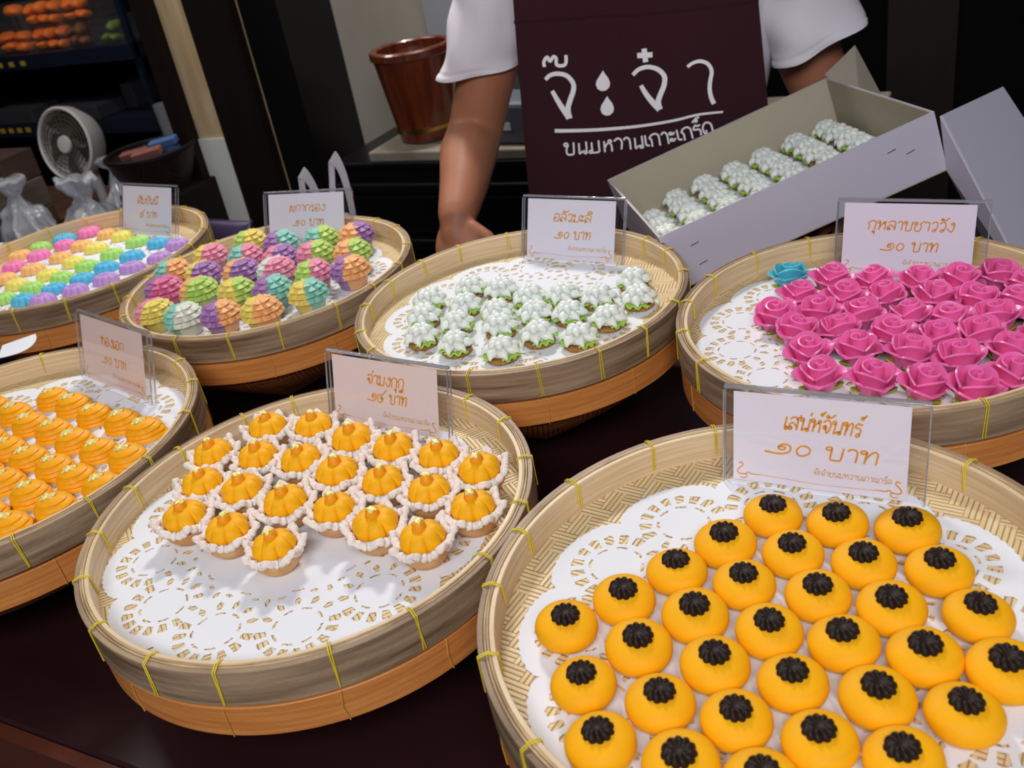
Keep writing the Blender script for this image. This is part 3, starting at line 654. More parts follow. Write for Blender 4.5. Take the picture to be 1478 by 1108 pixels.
# white piped flower sweets ------------------------------------------
root = empty('piped_flower_sweet')
b = MB(); rn = random.Random(5); rows = []
for (r, z) in [(.0136, 0), (.0152, .001), (.0154, .003), (.0144, .0046), (.0005, .005)]:
    rows.append([((r * (1 + rn.uniform(-.04, .04))) * cos(2 * PI * j / 40), r * (1 + rn.uniform(-.04, .04)) * sin(2 * PI * j / 40), z + rn.uniform(-.0003, .0003)) for j in range(40)])
b.grid(rows, True, 0, True, True); b.build('biscuit', M['biscuit'], root, 50)
b = MB()
for a0, wd in ((.3, 1.5), (2.6, 1.2), (4.4, 1.4)):
    def lf(u, v, a0=a0, wd=wd):
        a = a0 + (u - .5) * wd; r = .009 + .0100 * v; return (r * cos(a), r * sin(a), .0058 + .0018 * v * sin(u * PI * 6) + .0016 * v)
    b.sheet(lf, 28, 6, .0018)
b.build('green_leaves', M['leaf'], root, 60)
b = MB()
for lay, (n, L0, z0, rise, w) in enumerate(((7, .0198, .0092, .0044, .0056), (6, .0132, .0150, .0052, .0043))):
    for q in range(n):
        a = 2 * PI * (q + .5 * lay) / n; pts = []; rad = []
        for t_ in range(9):
            f = t_ / 8; r = L0 * f; aa = a + .45 * f
            pts.append((r * cos(aa), r * sin(aa), z0 + rise * sin(PI * f * .8) - .0036 * f ** 2.2 + (.0012 if t_ == 7 else 0))); rad.append(w * (.62 + .45 * sin(PI * f ** .9)) * (1 if t_ < 7 else (.72 if t_ == 7 else .25)))
        b.tube(pts, rad, 10, flat=.85)
b.ell((0, 0, .0195), .0034, .0034, .0045, 12, 8); b.ell((0, 0, .0085), .0125, .0125, .004, 20, 8)
b.build('cream_flower', M['cream'], root, 70)
R3 = [[(680, 416), (724, 420), (766, 430), (813, 427), (864, 430), (915, 405)], [(620, 434), (672, 441), (718, 450), (773, 453), (822, 453), (878, 460), (922, 430)],
      [(613, 458), (660, 467), (722, 472), (778, 483), (836, 487)], [(609, 486), (658, 497), (724, 506)]]
alua = root
place(root, 3, R3, .010, .0372, 'sweet', 'flower sweets on the middle tray', lambda r, k, n, m: 'white piped flower sweet on a bamboo tray, %s in the %s row' % (ORD[k], rowname(r, n)))

# roses ---------------------------------------------------------------
def rose(mname, petal):
    root = empty(mname)
    b = MB()
    def bud(u, v):
        a = u * 2.3 * 2 * PI * .62; r = (.0022 + .0078 * u) * (1 - .30 * v * (1 - u)) + .0016 * v ** 4 * u; return (r * cos(a), r * sin(a), .006 + (.0195 + .0012 * (1 - u)) * v)
    b.sheet(bud, 64, 8, .0016)
    b.ell((0, 0, .009), .008, .008, .009, 16, 8)
    b.build('rose_bud', petal, root, 60)
    for q in range(3):
        b = MB(); a0 = 2 * PI * q / 3 + .4
        def p1(u, v, a0=a0):
            w = (u - .5) * 2; a = a0 + w * 1.15 * (1 - .12 * v); r = .0096 + .0022 * v + .0034 * v ** 3; return (r * cos(a), r * sin(a), .004 + .0205 * v * (1 - .30 * w * w))
        b.sheet(p1, 16, 8, .0017); b.build('petal', petal, root, 60)
    for q in range(4):
        b = MB(); a0 = 2 * PI * q / 4 + .1
        def p2(u, v, a0=a0):
            w = (u - .5) * 2; pt = (1 - abs(w)) ; a = a0 + w * 1.05 * (1 - .28 * v * v); r = .0112 + .0064 * v ** 1.1 + .0056 * v ** 3 * pt
            return (r * cos(a), r * sin(a), .002 + .0180 * v - .0046 * v ** 4 * pt - .0052 * w * w * v)
        b.sheet(p2, 18, 8, .0018); b.build('petal', petal, root, 60)
    b = MB(); b.lathe([(.008, 0), (.0105, .001), (.0108, .004), (.009, .006), (.0005, .006)], 24)
    for q in range(5):
        a0 = 2 * PI * q / 5 + .6
        def lf(u, v, a0=a0):
            w = (u - .5) * 2; r = .008 + .0105 * v; a = a0 + w * .42 * (1 - v ** 2 * .8); return (r * cos(a), r * sin(a), .0016 + .004 * v * v + .0012 * abs(w))
        b.sheet(lf, 8, 6, .0014)
    b.build('calyx', M['calyx'], root, 60)
    return root
rp = rose('sugar_rose', M['pink']); rb = rose('sugar_rose', M['rose_blue'])
R4 = [[(1140, 401), (1198, 405), (1265, 410), (1326, 410), (1386, 407), (1456, 405), (1520, 408)], [(1151, 429), (1218, 431), (1279, 428), (1351, 433), (1416, 435), (1474, 431)],
      [(1121, 456), (1184, 452), (1246, 456), (1314, 459), (1379, 466), (1440, 461), (1505, 462)], [(1149, 480), (1214, 479), (1288, 482), (1360, 487), (1430, 491), (1500, 492)],
      [(1167, 508), (1239, 505), (1312, 512), (1386, 519), (1458, 515)], [(1184, 543), (1258, 547), (1339, 554), (1416, 554), (1482, 545)]]
var = [[rp] * len(r) for r in R4]; var[0][0] = rb
place(None, 4, R4, .012, .0352, 'rose', 'sugar roses on the right tray', lambda r, k, n, m: 'pale blue sugar rose, the only blue one among pink roses' if (r, k) == (0, 0) else
      'pink sugar rose with green calyx, %s in the %s row of roses' % (ORD[k], rowname(r, n)), vary=var, tilt=.14, pad=.0245)

# cupcakes --------------------------------------------------------------
CC = {'lime': (178, 208, 100), 'purple': (160, 112, 170), 'teal': (132, 196, 180), 'orange': (238, 174, 112), 'yellow': (228, 206, 98), 'pink': (226, 138, 164), 'white': (218, 220, 204), 'magenta': (214, 108, 150)}
CMAT = {k: mat('jelly_' + k, c, .5, sss=.25, sssr=(1, .8, .7), var=.04) for k, c in CC.items()}
def cup_top():
    b = MB()
    def tp(th, t):
        tiers = 4; q = t * tiers; ti = min(int(q), tiers - 1); f = q - ti; k = (13, 11, 9, 6)[ti]
        wob = noise.noise(Vector((cos(th) * 2.5, sin(th) * 2.5, ti * 3.1))); ruff = abs(cos(k * .5 * th + ti * 1.3 + wob * 1.6)) ** .6
        env = max(0.0, 1 - t ** 2.1) ** .7
        R = .0240 * env * (.80 + (.20 * (1 - f) ** .7) * ruff + .05 * (1 - f) + .05 * wob) + .0006
        return (R * cos(th), R * sin(th), .0165 + .0215 * (1 - (1 - t) ** 1.35) + .0024 * (1 - f) * (ruff - .3))
    b.dome(tp, 156, 44); return b
def cup_body():
    b = MB(); b.lathe([(.0150, .0008), (.0155, .0015), (.0202, .0176), (.0005, .0176)], 48); return b
def split(b, ax, off=0):
    for i, f in enumerate(b.f):
        c = sum((Vector(b.v[j]) for j in f), Vector()) / len(f)
        b.m[i] = 1 if c.x + .0022 * sin(c.z * 900 + c.y * 260) > off else 0
cup_shell = MB(); rows = []
for (r, z) in [(.0005, .0003), (.0152, .0003), (.0158, .001), (.0215, .0196), (.0226, .0204)]:
    rows.append([((r + (.00055 * (1 if j % 2 else -1) if r > .0153 else 0)) * cos(2 * PI * j / 80), (r + (.00055 * (1 if j % 2 else -1) if r > .0153 else 0)) * sin(2 * PI * j / 80), z) for j in range(80)])
cup_shell.grid(rows, True)
protos = {}
def cupcake(ca, cb):
    if (ca, cb) in protos: return protos[ca, cb]
    root = empty('frilly_cupcake')
    for nm, mk in (('frilly_topping', cup_top), ('jelly_base', cup_body)):
        b = mk(); split(b, 0); b.build(nm, [CMAT[ca], CMAT[cb]], root, 60)
    cup_shell.build('clear_cup', M['cup'], root, 0)
    protos[ca, cb] = root; return root
R2 = [[(362, 350, 'lime', 'yellow'), (406, 353, 'purple', 'teal'), (464, 346, 'teal', 'lime'), (515, 341, 'orange', 'purple')],
      [(305, 371, 'yellow', 'pink'), (355, 372, 'teal', 'pink'), (406, 374, 'pink', 'purple'), (456, 369, 'pink', 'lime'), (509, 367, 'orange', 'lime')],
      [(247, 395, 'teal', 'orange'), (294, 397, 'yellow', 'purple'), (350, 395, 'orange', 'purple'), (400, 392, 'white', 'pink'), (453, 395, 'lime', 'pink'), (506, 391, 'purple', 'orange')],
      [(238, 420, 'purple', 'magenta'), (288, 422, 'orange', 'lime'), (342, 422, 'yellow', 'lime'), (394, 420, 'purple', 'teal'), (445, 425, 'yellow', 'teal')],
      [(224, 453, 'pink', 'yellow'), (266, 459, 'teal', 'white'), (319, 456, 'purple', 'orange'), (378, 450, 'yellow', 'orange')]]
var = [[cupcake(c[2], c[3]) for c in r] for r in R2]
place(None, 2, R2, .021, .0462, 'cupcake', 'frilly cupcakes on the back tray', lambda r, k, n, m: '%s and %s frilly cupcake in a clear cup, %s in the %s row' % (R2[r][k][2], R2[r][k][3], ORD[k], rowname(r, n)),
      vary=var, rot=lambda r, k: math.radians(22) + random.uniform(-.55, .45))
# prototypes were only copied from: take them out again
def drop(o):
    for ch in list(o.children): drop(ch)
    bpy.data.objects.remove(o)
for p in protos.values(): drop(p)
drop(rp); drop(rb)

# pastel candies ----------------------------------------------------------
PC = {'lilac': (192, 150, 214), 'blue': (92, 190, 226), 'lime': (176, 226, 118), 'yellow': (244, 228, 112), 'peach': (250, 194, 122), 'pink': (246, 134, 190)}
def candy(cname):
    root = empty('fluted_candy'); b = MB()
    def cd(th, t):
        g = abs(cos(5 * th)) ** .6; e = (1 - t ** 2.2) ** .6 if t < 1 else 0.001
        r = e * (.84 + .16 * g)
        return (.0195 * r * cos(th), .0150 * r * sin(th), .0125 * (1 - (1 - t) ** 1.6) - .0012 * max(0, (t - .7) / .3) ** 2)
    b.dome(cd, 120, 18); b.build('candy_body', candy_m[cname], root, 60)
    b = MB()
    for q in range(5):
        a = 2 * PI * q / 5; b.ell((.004 * cos(a), .003 * sin(a), .0118), .0026, .0022, .0012, 10, 6)
    b.build('petal_heart', candy_m[cname], root, 60)
    return root
candy_m = {k: mat('candy_' + k, c, .6, sss=.2, sssr=(1, .9, .9), var=.03) for k, c in PC.items()}
cp = {k: candy(k) for k in PC}
R1 = [('lilac', [(256, 352), (230, 371), (190, 385), (152, 402), (108, 418), (62, 430)]), ('blue', [(228, 350), (190, 369), (153, 385), (119, 402), (76, 418), (35, 432)]),
      ('lime', [(198, 348), (161, 366), (125, 383), (89, 400), (46, 415), (6, 430)]), ('yellow', [(176, 340), (138, 357), (106, 378), (70, 396), (24, 410)]),
      ('peach', [(155, 337), (118, 354), (87, 371), (47, 388), (6, 402)]), ('pink', [(128, 334), (93, 350), (56, 368), (20, 384), (-14, 398)]), ('blue', [(89, 341)]), ('lime', [(49, 354)]), ('peach', [(19, 366)])]
var = [[cp[c]] * len(r) for c, r in R1]
RORD = ['rightmost', 'second from right', 'third from right', 'fourth from right', 'fifth from right', 'sixth from right']
def candylabel(r, k, n, m):
    c = R1[r][0]
    if r > 5: return '%s fluted candy alone at the back edge of the candy tray' % c
    return '%s fluted candy, %s in the long %s line of candies' % (c, RORD[k], c)
place(None, 1, [r for _, r in R1], .006, .0345, 'candy', 'pastel candies on the far left tray', candylabel, vary=var, rot=lambda r, k: .5 + random.uniform(-.3, .3), scale=(.96, 1.0))
for p in cp.values(): drop(p)

# ------------------------------------------------------------------ cake box held by the seller
Bc = Vector((-.346, .946, .893)); Cc = Vector((-.083, 1.121, .971)); Ac = Vector((-.503, 1.191, .874))
ex = (Cc - Bc).normalized(); ez = ex.cross((Ac - Bc)).normalized(); ey = ez.cross(ex).normalized()
BL, BW, BH = .325, .285, .070
o0 = Bc - ez * BH
box = empty('cake_box', o0); mw = Matrix.Identity(4)
for i in range(3): mw[i][0] = ex[i]; mw[i][1] = ey[i]; mw[i][2] = ez[i]; mw[i][3] = o0[i]
box.matrix_world = mw
tag(box, 'open white carton cake box of flower sweets held tilted by the seller', 'box')
b = MB(); T = .0016
def wall2(b, x0, x1, y0, y1, z0, z1): b.box(x0, x1, y0, y1, z0, z1)
b.box(0, BL, 0, BW, 0, T, 0)
b.build('box_bottom', M['boxin'], box, 0)
for (x0, x1, y0, y1, inner) in ((0, BL, 0, T, (T, BL - T, T, 2 * T)), (0, BL, BW - T, BW, (T, BL - T, BW - 2 * T, BW - T)), (0, T, T, BW - T, (T, 2 * T, 2 * T, BW - 2 * T)), (BL - T, BL, T, BW - T, (BL - 2 * T, BL - T, 2 * T, BW - 2 * T))):
    b = MB(); b.box(x0, x1, y0, y1, T, BH, 0); w = b.build('box_wall', M['boxout'], box, 0)
    b = MB(); b.box(inner[0], inner[1], inner[2], inner[3], T, BH - .0004, 0); b.build('wall_lining', M['boxin'], w, 0)
# creases in the lining of the long back wall, and staple marks on the front
def inv(p): return box.matrix_world.inverted() @ Vector(p)
def panel(name, corners, th, m, parent):
    P = [inv(c) for c in corners]; n = (P[1] - P[0]).cross(P[3] - P[0]).normalized() * th
    b = MB(); b.add(P + [p - n for p in P], [(0, 1, 2, 3), (7, 6, 5, 4), (0, 4, 5, 1), (1, 5, 6, 2), (2, 6, 7, 3), (3, 7, 4, 0)]); return b.build(name, m, parent, 0)
tC = FWD.dot(Cc - CAM); Dc = Bc + ex * BL + ey * BW; tD = FWD.dot(Dc - CAM)
lid = panel('box_lid', [ondep(1358, 167, tC + .003), ondep(1446, 126, tC + .08), ondep(1580, 330, tC + .10), ondep(1500, 440, tC + .0)], .0018, M['boxout'], box)
panel('lid_side', [ondep(1358, 167, tC + .003), ondep(1500, 440, tC + .0), ondep(1478, 450, tC + .07), ondep(1368, 246, tC + .03)], .0016, M['boxout'], lid)
panel('box_flap', [ondep(1190, 108, tD + .004), ondep(1233, 66, tD + .05), ondep(1275, 145, tD + .06), ondep(1240, 150, tD + .004)], .0016, M['boxin'], box)
b = MB()
for (sx, sz) in ((.03, .045), (.032, .020), (.265, .048), (.285, .038)):
    b.tube([(sx, -.0004, sz), (sx + .010, -.0006, sz + .001)], .0005, 5)
b.build('staple', mat('steel', (170, 170, 178), .3, metal=1), box, 0)
# doily strip inside and the sweets standing in rows
dl = bpy.data.objects.new('paper_doily', DM[0]); COL.objects.link(dl)
dl.matrix_world = mw @ Matrix.Translation((BL * .45, BW * .5, T + .0004)) @ Matrix.Diagonal((.138, .138, .16, 1))
tag(dl, 'white lacy paper doily lining the open cake box', 'doily', 'lacy white paper doilies')
CORD = ['first', 'second', 'third', 'fourth', 'fifth', 'sixth', 'seventh']
for c in range(7):
    for r in range(6):
        if c == 0 and r in (0, 5): continue
        lx = .030 + c * .0435 + (.004 if c > 4 else 0) + random.uniform(-.001, .001); ly = BW - .028 - r * .0385 + random.uniform(-.001, .001)
        o = copy_tree(alua); s = random.uniform(.98, 1.06)
        o.matrix_world = mw @ Matrix.Translation((lx, ly, T + .0010)) @ Matrix.Rotation(random.uniform(0, 6), 4, 'Z') @ Matrix.Diagonal((s, s, s, 1))
        rn_ = 'nearest the back wall' if r == 0 else '%s from the back wall' % CORD[r]
        tag(o, 'white flower sweet in the cake box, %s column from left, %s' % (CORD[c], rn_), 'sweet', 'flower sweets in the cake box')

# ------------------------------------------------------------------ the seller
C0 = Vector((-.520, 1.420, 0)); PF = Vector((.287, -.958, 0)); PL = Vector((.958, .287, 0))
person = empty('person', (C0.x, C0.y, FL)); tag(person, 'person in white t-shirt and maroon apron standing behind the counter with the cake box', 'person')
def PP(a, f, z): return PL * a + PF * f + Vector((0, 0, z - FL))
def rel(p): return Vector(p) - Vector((C0.x, C0.y, FL))
def ovals(secs, n=32, off=0.0, pw=2.3):
    rows = []
    for (z, w, d, cf) in secs:
        row = []
        for j in range(n):
            a = 2 * PI * j / n; ca, sa = cos(a), sin(a)
            r = (abs(ca) ** pw + abs(sa) ** pw) ** (-1 / pw)
            row.append(PP((w + off) * r * ca, cf + (d + off) * r * sa, z))
        rows.append(row)
    return rows
TORSO = [(.64, .12, .085, 0), (.68, .155, .10, 0), (.76, .165, .108, 0), (.86, .15, .10, .005), (.96, .150, .102, .008), (1.06, .165, .108, .008), (1.13, .178, .105, 0), (1.18, .165, .085, -.005), (1.215, .11, .066, -.008), (1.235, .06, .056, -.008)]
RS = C0 + PL * -.172 + Vector((0, 0, 1.165)); LS = C0 + PL * .172 + Vector((0, 0, 1.165))
RE = ony(686, 190, 1.30); RWr = ony(660, 312, 1.135); 
LE = Vector((-.245, 1.475, .850))
def boxz(x, y):                                   # underside of the cake box at (x, y)
    n = ez; return o0.z - ((x - o0.x) * n.x + (y - o0.y) * n.y) / n.z
LWr = Vector((-.205, 1.25, 0)); LWr.z = boxz(LWr.x, LWr.y) - .050
b = MB(); b.grid(ovals(TORSO), True, 0, True, True)
b.capsule([PP(0, -.01, 1.20), PP(0, .0, 1.26), PP(0, .012, 1.32)], [.056, .052, .050])
# head: skull, jaw, nose, ears
HC = PP(0, .02, 1.40); hm = Matrix((PL, PF, Vector((0, 0, 1)))).transposed()
b.ell(HC + Vector((0, 0, .012)), .072, .088, .088, 28, 20, 0, hm)
b.ell(HC + hm @ Vector((0, .018, -.045)), .056, .066, .062, 24, 16, 0, hm)
b.ell(HC + hm @ Vector((0, .074, -.078)), .022, .02, .018, 14, 10, 0, hm)
b.capsule([HC + hm @ Vector((0, .082, .012)), HC + hm @ Vector((0, .097, -.022))], [.009, .013], 12)
for sx in (-1, 1):
    b.ell(HC + hm @ Vector((sx * .011, .09, -.026)), .009, .009, .008, 10, 8, 0, hm)
    b.ell(HC + hm @ Vector((sx * .073, -.004, -.008)), .009, .02, .031, 14, 10, 0, hm)
    b.ell(HC + hm @ Vector((sx * .034, .068, -.022)), .022, .018, .018, 12, 8, 0, hm)
b.ell(HC + hm @ Vector((0, .083, -.05)), .024, .009, .008, 14, 8, 0, hm)
# arms
def mid(a, c, f): return a + (c - a) * f
def arm(Sh, El, Wr, bow):
    pts = [rel(Sh), rel(mid(Sh, El, .45)), rel(mid(Sh, El, .8)), rel(El), rel(mid(El, Wr, .28) + bow), rel(mid(El, Wr, .65)), rel(Wr)]
    b.capsule([Vector(p) for p in pts], [.056, .050, .044, .043, .045, .037, .029], 18)
arm(RS, RE, RWr, Vector((-.004, 0, 0))); arm(LS, LE, LWr, Vector((0, 0, -.004)))
def hand(Wr, d, nrm, side, curl):
    """palm plus five separate fingers; d points to the fingertips, nrm out of the back of the hand, side towards the thumb"""
    d = d.normalized(); nrm = (nrm - d * nrm.dot(d)).normalized(); side = (side - d * side.dot(d) - nrm * side.dot(nrm)).normalized()
    Wr = rel(Wr); hmx = Matrix((side, d, nrm)).transposed()
    b.ell(Wr + d * .042, .038, .048, .0155, 20, 12, 0, hmx); b.capsule([Wr - d * .01, Wr + d * .03], [.026, .024], 12)
    for q, (off, ln) in enumerate(((.027, .066), (.009, .074), (-.009, .068), (-.026, .054))):
        base = Wr + d * (.078 - .006 * abs(q - 1)) + side * off; p = base - d * .02; pts = [p, base]; dd = d.copy()
        for sg in (.45, .32, .23):
            dd = (dd - nrm * curl).normalized(); pts.append(pts[-1] + (dd + side * off * 1.2) * ln * sg)
        b.capsule(pts, [.0085, .0088, .008, .0072, .0062], 10)
    tb = Wr + d * .022 + side * .026; td = (d * .55 + side * .8 - nrm * .25).normalized()
    b.capsule([tb, tb + td * .03, tb + td * .03 + (td * .6 + d * .6).normalized() * .026, tb + td * .03 + (td * .3 + d * .9).normalized() * .046], [.0125, .0105, .009, .007], 10)
hand(RWr, Vector((.12, -.5, -.62)), Vector((-.1, -.7, .6)), Vector((1, .1, 0)), .16)
hand(LWr, Vector((-.05, -1, ex.z * 0)) + ey * 0, -ez, Vector((1, 0, .1)), -.03)
# legs and feet
for sx in (-1, 1):
    b.capsule([PP(sx * .085, 0, .70), PP(sx * .09, .01, .52), PP(sx * .09, .01, .36), PP(sx * .09, -.01, .22), PP(sx * .09, -.015, -.02)], [.085, .075, .055, .052, .038], 16)
    b.ell(PP(sx * .095, .05, FL + .032), .042, .115, .032, 18, 10, 0, hm)
body = b.build('body', M['skin'], person, 0); normals_out(body)
md = body.modifiers.new('remesh', 'REMESH'); md.mode = 'VOXEL'; md.voxel_size = .0042
md2 = body.modifiers.new('smooth', 'SMOOTH'); md2.factor = .5; md2.iterations = 6
dg = bpy.context.evaluated_depsgraph_get(); dg.update()
me = bpy.data.meshes.new_from_object(body.evaluated_get(dg)); body.modifiers.clear(); body.data = me
for p in me.polygons: p.use_smooth = True
if not me.materials: me.materials.append(M['skin'])
# hair, eyes, lips
b = MB(); rows = []
for i in range(14):
    a = -.15 + (PI / 2 + .13) * i / 13; rows.append([])
    for j in range(32):
        th = 2 * PI * j / 32; fr_ = max(0, sin(th)); low = a + (.75 * fr_ ** 2) * (1 - i / 13); low = min(low, PI / 2 - .02)
        k_ = 1 + .02 * noise.noise(Vector((cos(th) * 3, sin(th) * 3, i)))
        rows[-1].append(HC + Vector((0, 0, .012)) + hm @ Vector((.080 * k_ * cos(low) * cos(th), .097 * k_ * cos(low) * sin(th), .099 * k_ * sin(low))))
b.grid(rows, True, 0, False, True); b.build('hair', M['hair'], person, 80)
for sx in (-1, 1):
    b = MB(); b.ell(HC + hm @ Vector((sx * .031, .073, .008)), .013, .011, .009, 16, 10, 0, hm); e = b.build('eye', M['eyewhite'], person, 80)
    b = MB(); b.ell(HC + hm @ Vector((sx * .031, .081, .008)), .0055, .004, .0055, 12, 8, 0, hm); b.build('iris', M['iris'], e, 80)
    b = MB(); b.tube([HC + hm @ Vector((sx * (.016 + .01 * q), .0885 - .003 * q * q, .026 + .003 * sin(q))) for q in range(4)], [.002, .003, .003, .0015], 8); b.build('eyebrow', M['hair'], person, 80)
b = MB(); b.tube([HC + hm @ Vector((.006 * q, .0915 - .0005 * q * q, -.05 + .0003 * q * q)) for q in range(-4, 5)], [.001, .003, .004, .0045, .0045, .0045, .004, .003, .001], 8); b.build('lips', M['lips'], person, 80)
# t-shirt
def wrk(p, amp, s):
    v = Vector(p); n = noise.noise_vector(v * s); return v + n * amp
b = MB(); sh = [q for q in TORSO if q[0] > .7]; sh[-1] = (1.228, .085, .068, -.008)
outer = ovals(sh, 48, .014); inner = ovals(sh, 48, .011)
def loose(p):                                   # the shirt hangs wide of the body on the seller's left side
    q = Vector(p); a_ = q.dot(PL); z_ = q.z + FL
    return q + PL * (.036 * max(0, a_ / .17) ** 2 * max(0, min(1, (z_ - .86) / .12)) * max(0, min(1, (1.20 - z_) / .08))) if a_ > 0 else q
outer = [[loose(p) for p in r] for r in outer]; inner = [[loose(p) for p in r] for r in inner]
outer = [[wrk(p, .006, 9) for p in r] for r in outer]; inner = [[wrk(p, .006, 9) for p in r] for r in inner]
b.grid(outer + inner[::-1], True)
def sleeve(Sh, pts, rads, tilt):
    rowsO = []; P = crom([rel(p) for p in pts], 7); rads = [r_.x for r_ in crom([Vector((r_, 0, 0)) for r_ in rads], 7)]
    for sgn in (1, 0):
        rr = []
        for i, p in enumerate(P):
            t_ = (P[min(i + 1, len(P) - 1)] - P[max(0, i - 1)]).normalized(); t_ = t_.lerp(Vector((0, .12, -1)), .55 * i / (len(P) - 1)).normalized(); sd = PF - t_ * PF.dot(t_); sd.normalize(); up = t_.cross(sd)
            row = []
            for j in range(40):
                a = 2 * PI * j / 40; f = i / (len(P) - 1)
                q = p + (up * cos(a) * rads[i] + sd * sin(a) * rads[i] * .95) * (1 + .0 if sgn else .965)
                q = q + t_ * tilt * cos(a) * f
                fold = .0050 * f * sin(3 * a + 5 * f + 1) + .0075 * sin(f * 19 + 3.0 * cos(a + .6) + 1.2 * sin(2 * a)) * f * (1.12 - f) - (.0014 if .86 < f < .90 else 0)
                row.append(wrk(q + (q - p).normalized() * fold, .006, 14))
            rr.append(row)
        rowsO.append(rr)
    b.grid(rowsO[0] + rowsO[1][::-1], True)
RH_ = ony(688, 102, 1.315); LH_ = ony(1181, 62, 1.45)
sleeve(RS, [RS + PL * .07 + Vector((0, 0, .03)), RS + PL * .02 + Vector((0, 0, .02)), mid(RS, RH_, .25), mid(RS, RH_, .5), mid(RS, RH_, .75), mid(RS, RH_, .93), RH_], [.062, .070, .070, .066, .063, .061, .061], .010)
sleeve(LS, [LS - PL * .07 + Vector((0, 0, .03)), LS - PL * .02 + Vector((0, 0, .02)), mid(LS, LH_, .25), mid(LS, LH_, .5), mid(LS, LH_, .75), mid(LS, LH_, .93), LH_], [.062, .070, .072, .070, .068, .067, .067], .010)
b.build('t_shirt', M['shirt'], person, 70)
# trousers
b = MB()
b.grid(ovals([(.60, .15, .10, 0), (.70, .172, .118, 0), (.80, .170, .116, 0), (.83, .168, .114, 0)], 40, .006), True, 0, True, True)
for sx in (-1, 1):
    b.tube([PP(sx * .087, 0, .66), PP(sx * .092, .005, .4), PP(sx * .095, 0, .2), PP(sx * .095, -.01, -.04)], [.092, .078, .068, .062], 24)
b.build('trousers', M['trousers'], person, 60)
# apron: a sheet across the front, curved round the body
ABF = .137
def asurf(a, z): return ABF - .75 * a * a + .010 * sin(a * 22 + z * 6) * .35 - .02 * max(0, (z - 1.10)) / .1
def apt(a, z, h=0.0): return PP(a, asurf(a, z) + h, z)
def px2apron(u, v):
    d = ray(u, v); bb = ABF
    for _ in range(6):
        t_ = ((C0 + PF * bb - CAM).dot(PF)) / d.dot(PF); p = CAM + d * t_; a = (p - C0).dot(PL); bb = asurf(a, p.z)
    return a, p.z
aL0 = px2apron(741, 0); aL1 = px2apron(764, 280); aR0 = px2apron(1094, 0); aR1 = px2apron(1106, 130)
print('apron edges', aL0, aL1, aR0, aR1)
b = MB()
def side_at(z, p, q): return p[0] + (q[0] - p[0]) * (z - p[1]) / (q[1] - p[1])
def asheet(u, v):
    z = .34 + (1.19 - .34) * v; zz = max(z, .84); l = side_at(zz, aL0, aL1); r = side_at(zz, aR0, aR1)
    return apt(l + (r - l) * u, z)
b.sheet(asheet, 40, 60, .003); ap = b.build('apron', M['apron'], person, 70)
s0 = px2apron(742, 33); s1 = px2apron(920, 18); s2 = px2apron(1095, 2)
b = MB()
for dz in (0, .0022): b.tube([apt(s0[0] + (s2[0] - s0[0]) * q / 30, s0[1] + (s2[1] - s0[1]) * q / 30 + dz, .0016) for q in range(31)], .0009, 6)
b.build('bib_seam', M['apron'], ap, 60)
for sx in (-1, 1):
    b = MB(); b.sheet(lambda u, v, sx=sx: PP(sx * (.105 - .045 * v) + (u - .5) * .025, (.137 - .75 * .011 - .018) * (1 - v) + .062 * v + .03 * sin(PI * v), 1.18 + .06 * v), 3, 8, .002); b.build('neck_strap', M['apron'], ap, 60)
# print on the apron
b = MB()
afr = lambda X, Y, h: apt(X, Y, .0018 + h)
def zp(x, y): return px2apron(740 + x / 4.103, 40 + y / 4.103)
PXM = (px2apron(950, 130)[0] - px2apron(850, 130)[0]) / 100 / 4.103
def stroke(pts, w):
    P = crom([zp(*p) for p in pts], 5); n = len(P)
    ww = [PXM * (w[0] + (w[1] - w[0]) * i / (n - 1)) for i in range(n)] if isinstance(w, tuple) else PXM * w
    b.ribbon(P, ww, .0004, afr)
stroke([(195, 305), (222, 280), (265, 270), (320, 282), (358, 325), (360, 370), (340, 430), (328, 480), (338, 535)], (22, 34))
stroke([(235, 372), (265, 425), (300, 480), (338, 532)], (24, 40))
stroke([(190, 230), (186, 200), (205, 172), (222, 196), (242, 170), (258, 180), (262, 218), (300, 222), (316, 205), (316, 160)], 20)
stroke([(712, 278), (745, 246), (800, 230), (860, 245), (898, 285), (896, 340), (872, 400), (862, 440), (872, 482)], (22, 34))
stroke([(760, 340), (790, 390), (830, 440), (872, 480)], (24, 40))
stroke([(738, 163), (828, 158)], 30); stroke([(778, 122), (788, 202)], 30)
stroke([(1035, 230), (1065, 208), (1110, 196), (1155, 212), (1178, 255), (1170, 310), (1166, 360), (1175, 410), (1192, 448)], (18, 26))
stroke([(250, 608), (400, 606), (560, 598), (750, 580), (950, 548), (1100, 512), (1245, 496)], (22, 12))
for (cx, cy, s) in ((540, 318, 1.0), (565, 466, .95)):
    h = [(0, -68), (-14, -44), (-36, -10), (-42, 16), (-32, 42), (-8, 55), (16, 52), (38, 32), (42, 6), (32, -22), (10, -50)]
    pts = [zp(cx - 5 + x * s, cy + y * s) for x, y in h]
    n = len(pts); b.add([afr(x, y, .0004) for x, y in pts] + [afr(x, y, 0) for x, y in pts], [tuple(range(n)), tuple(range(2 * n - 1, n - 1, -1))] + [(i, (i + 1) % n, n + (i + 1) % n, n + i) for i in range(n)])
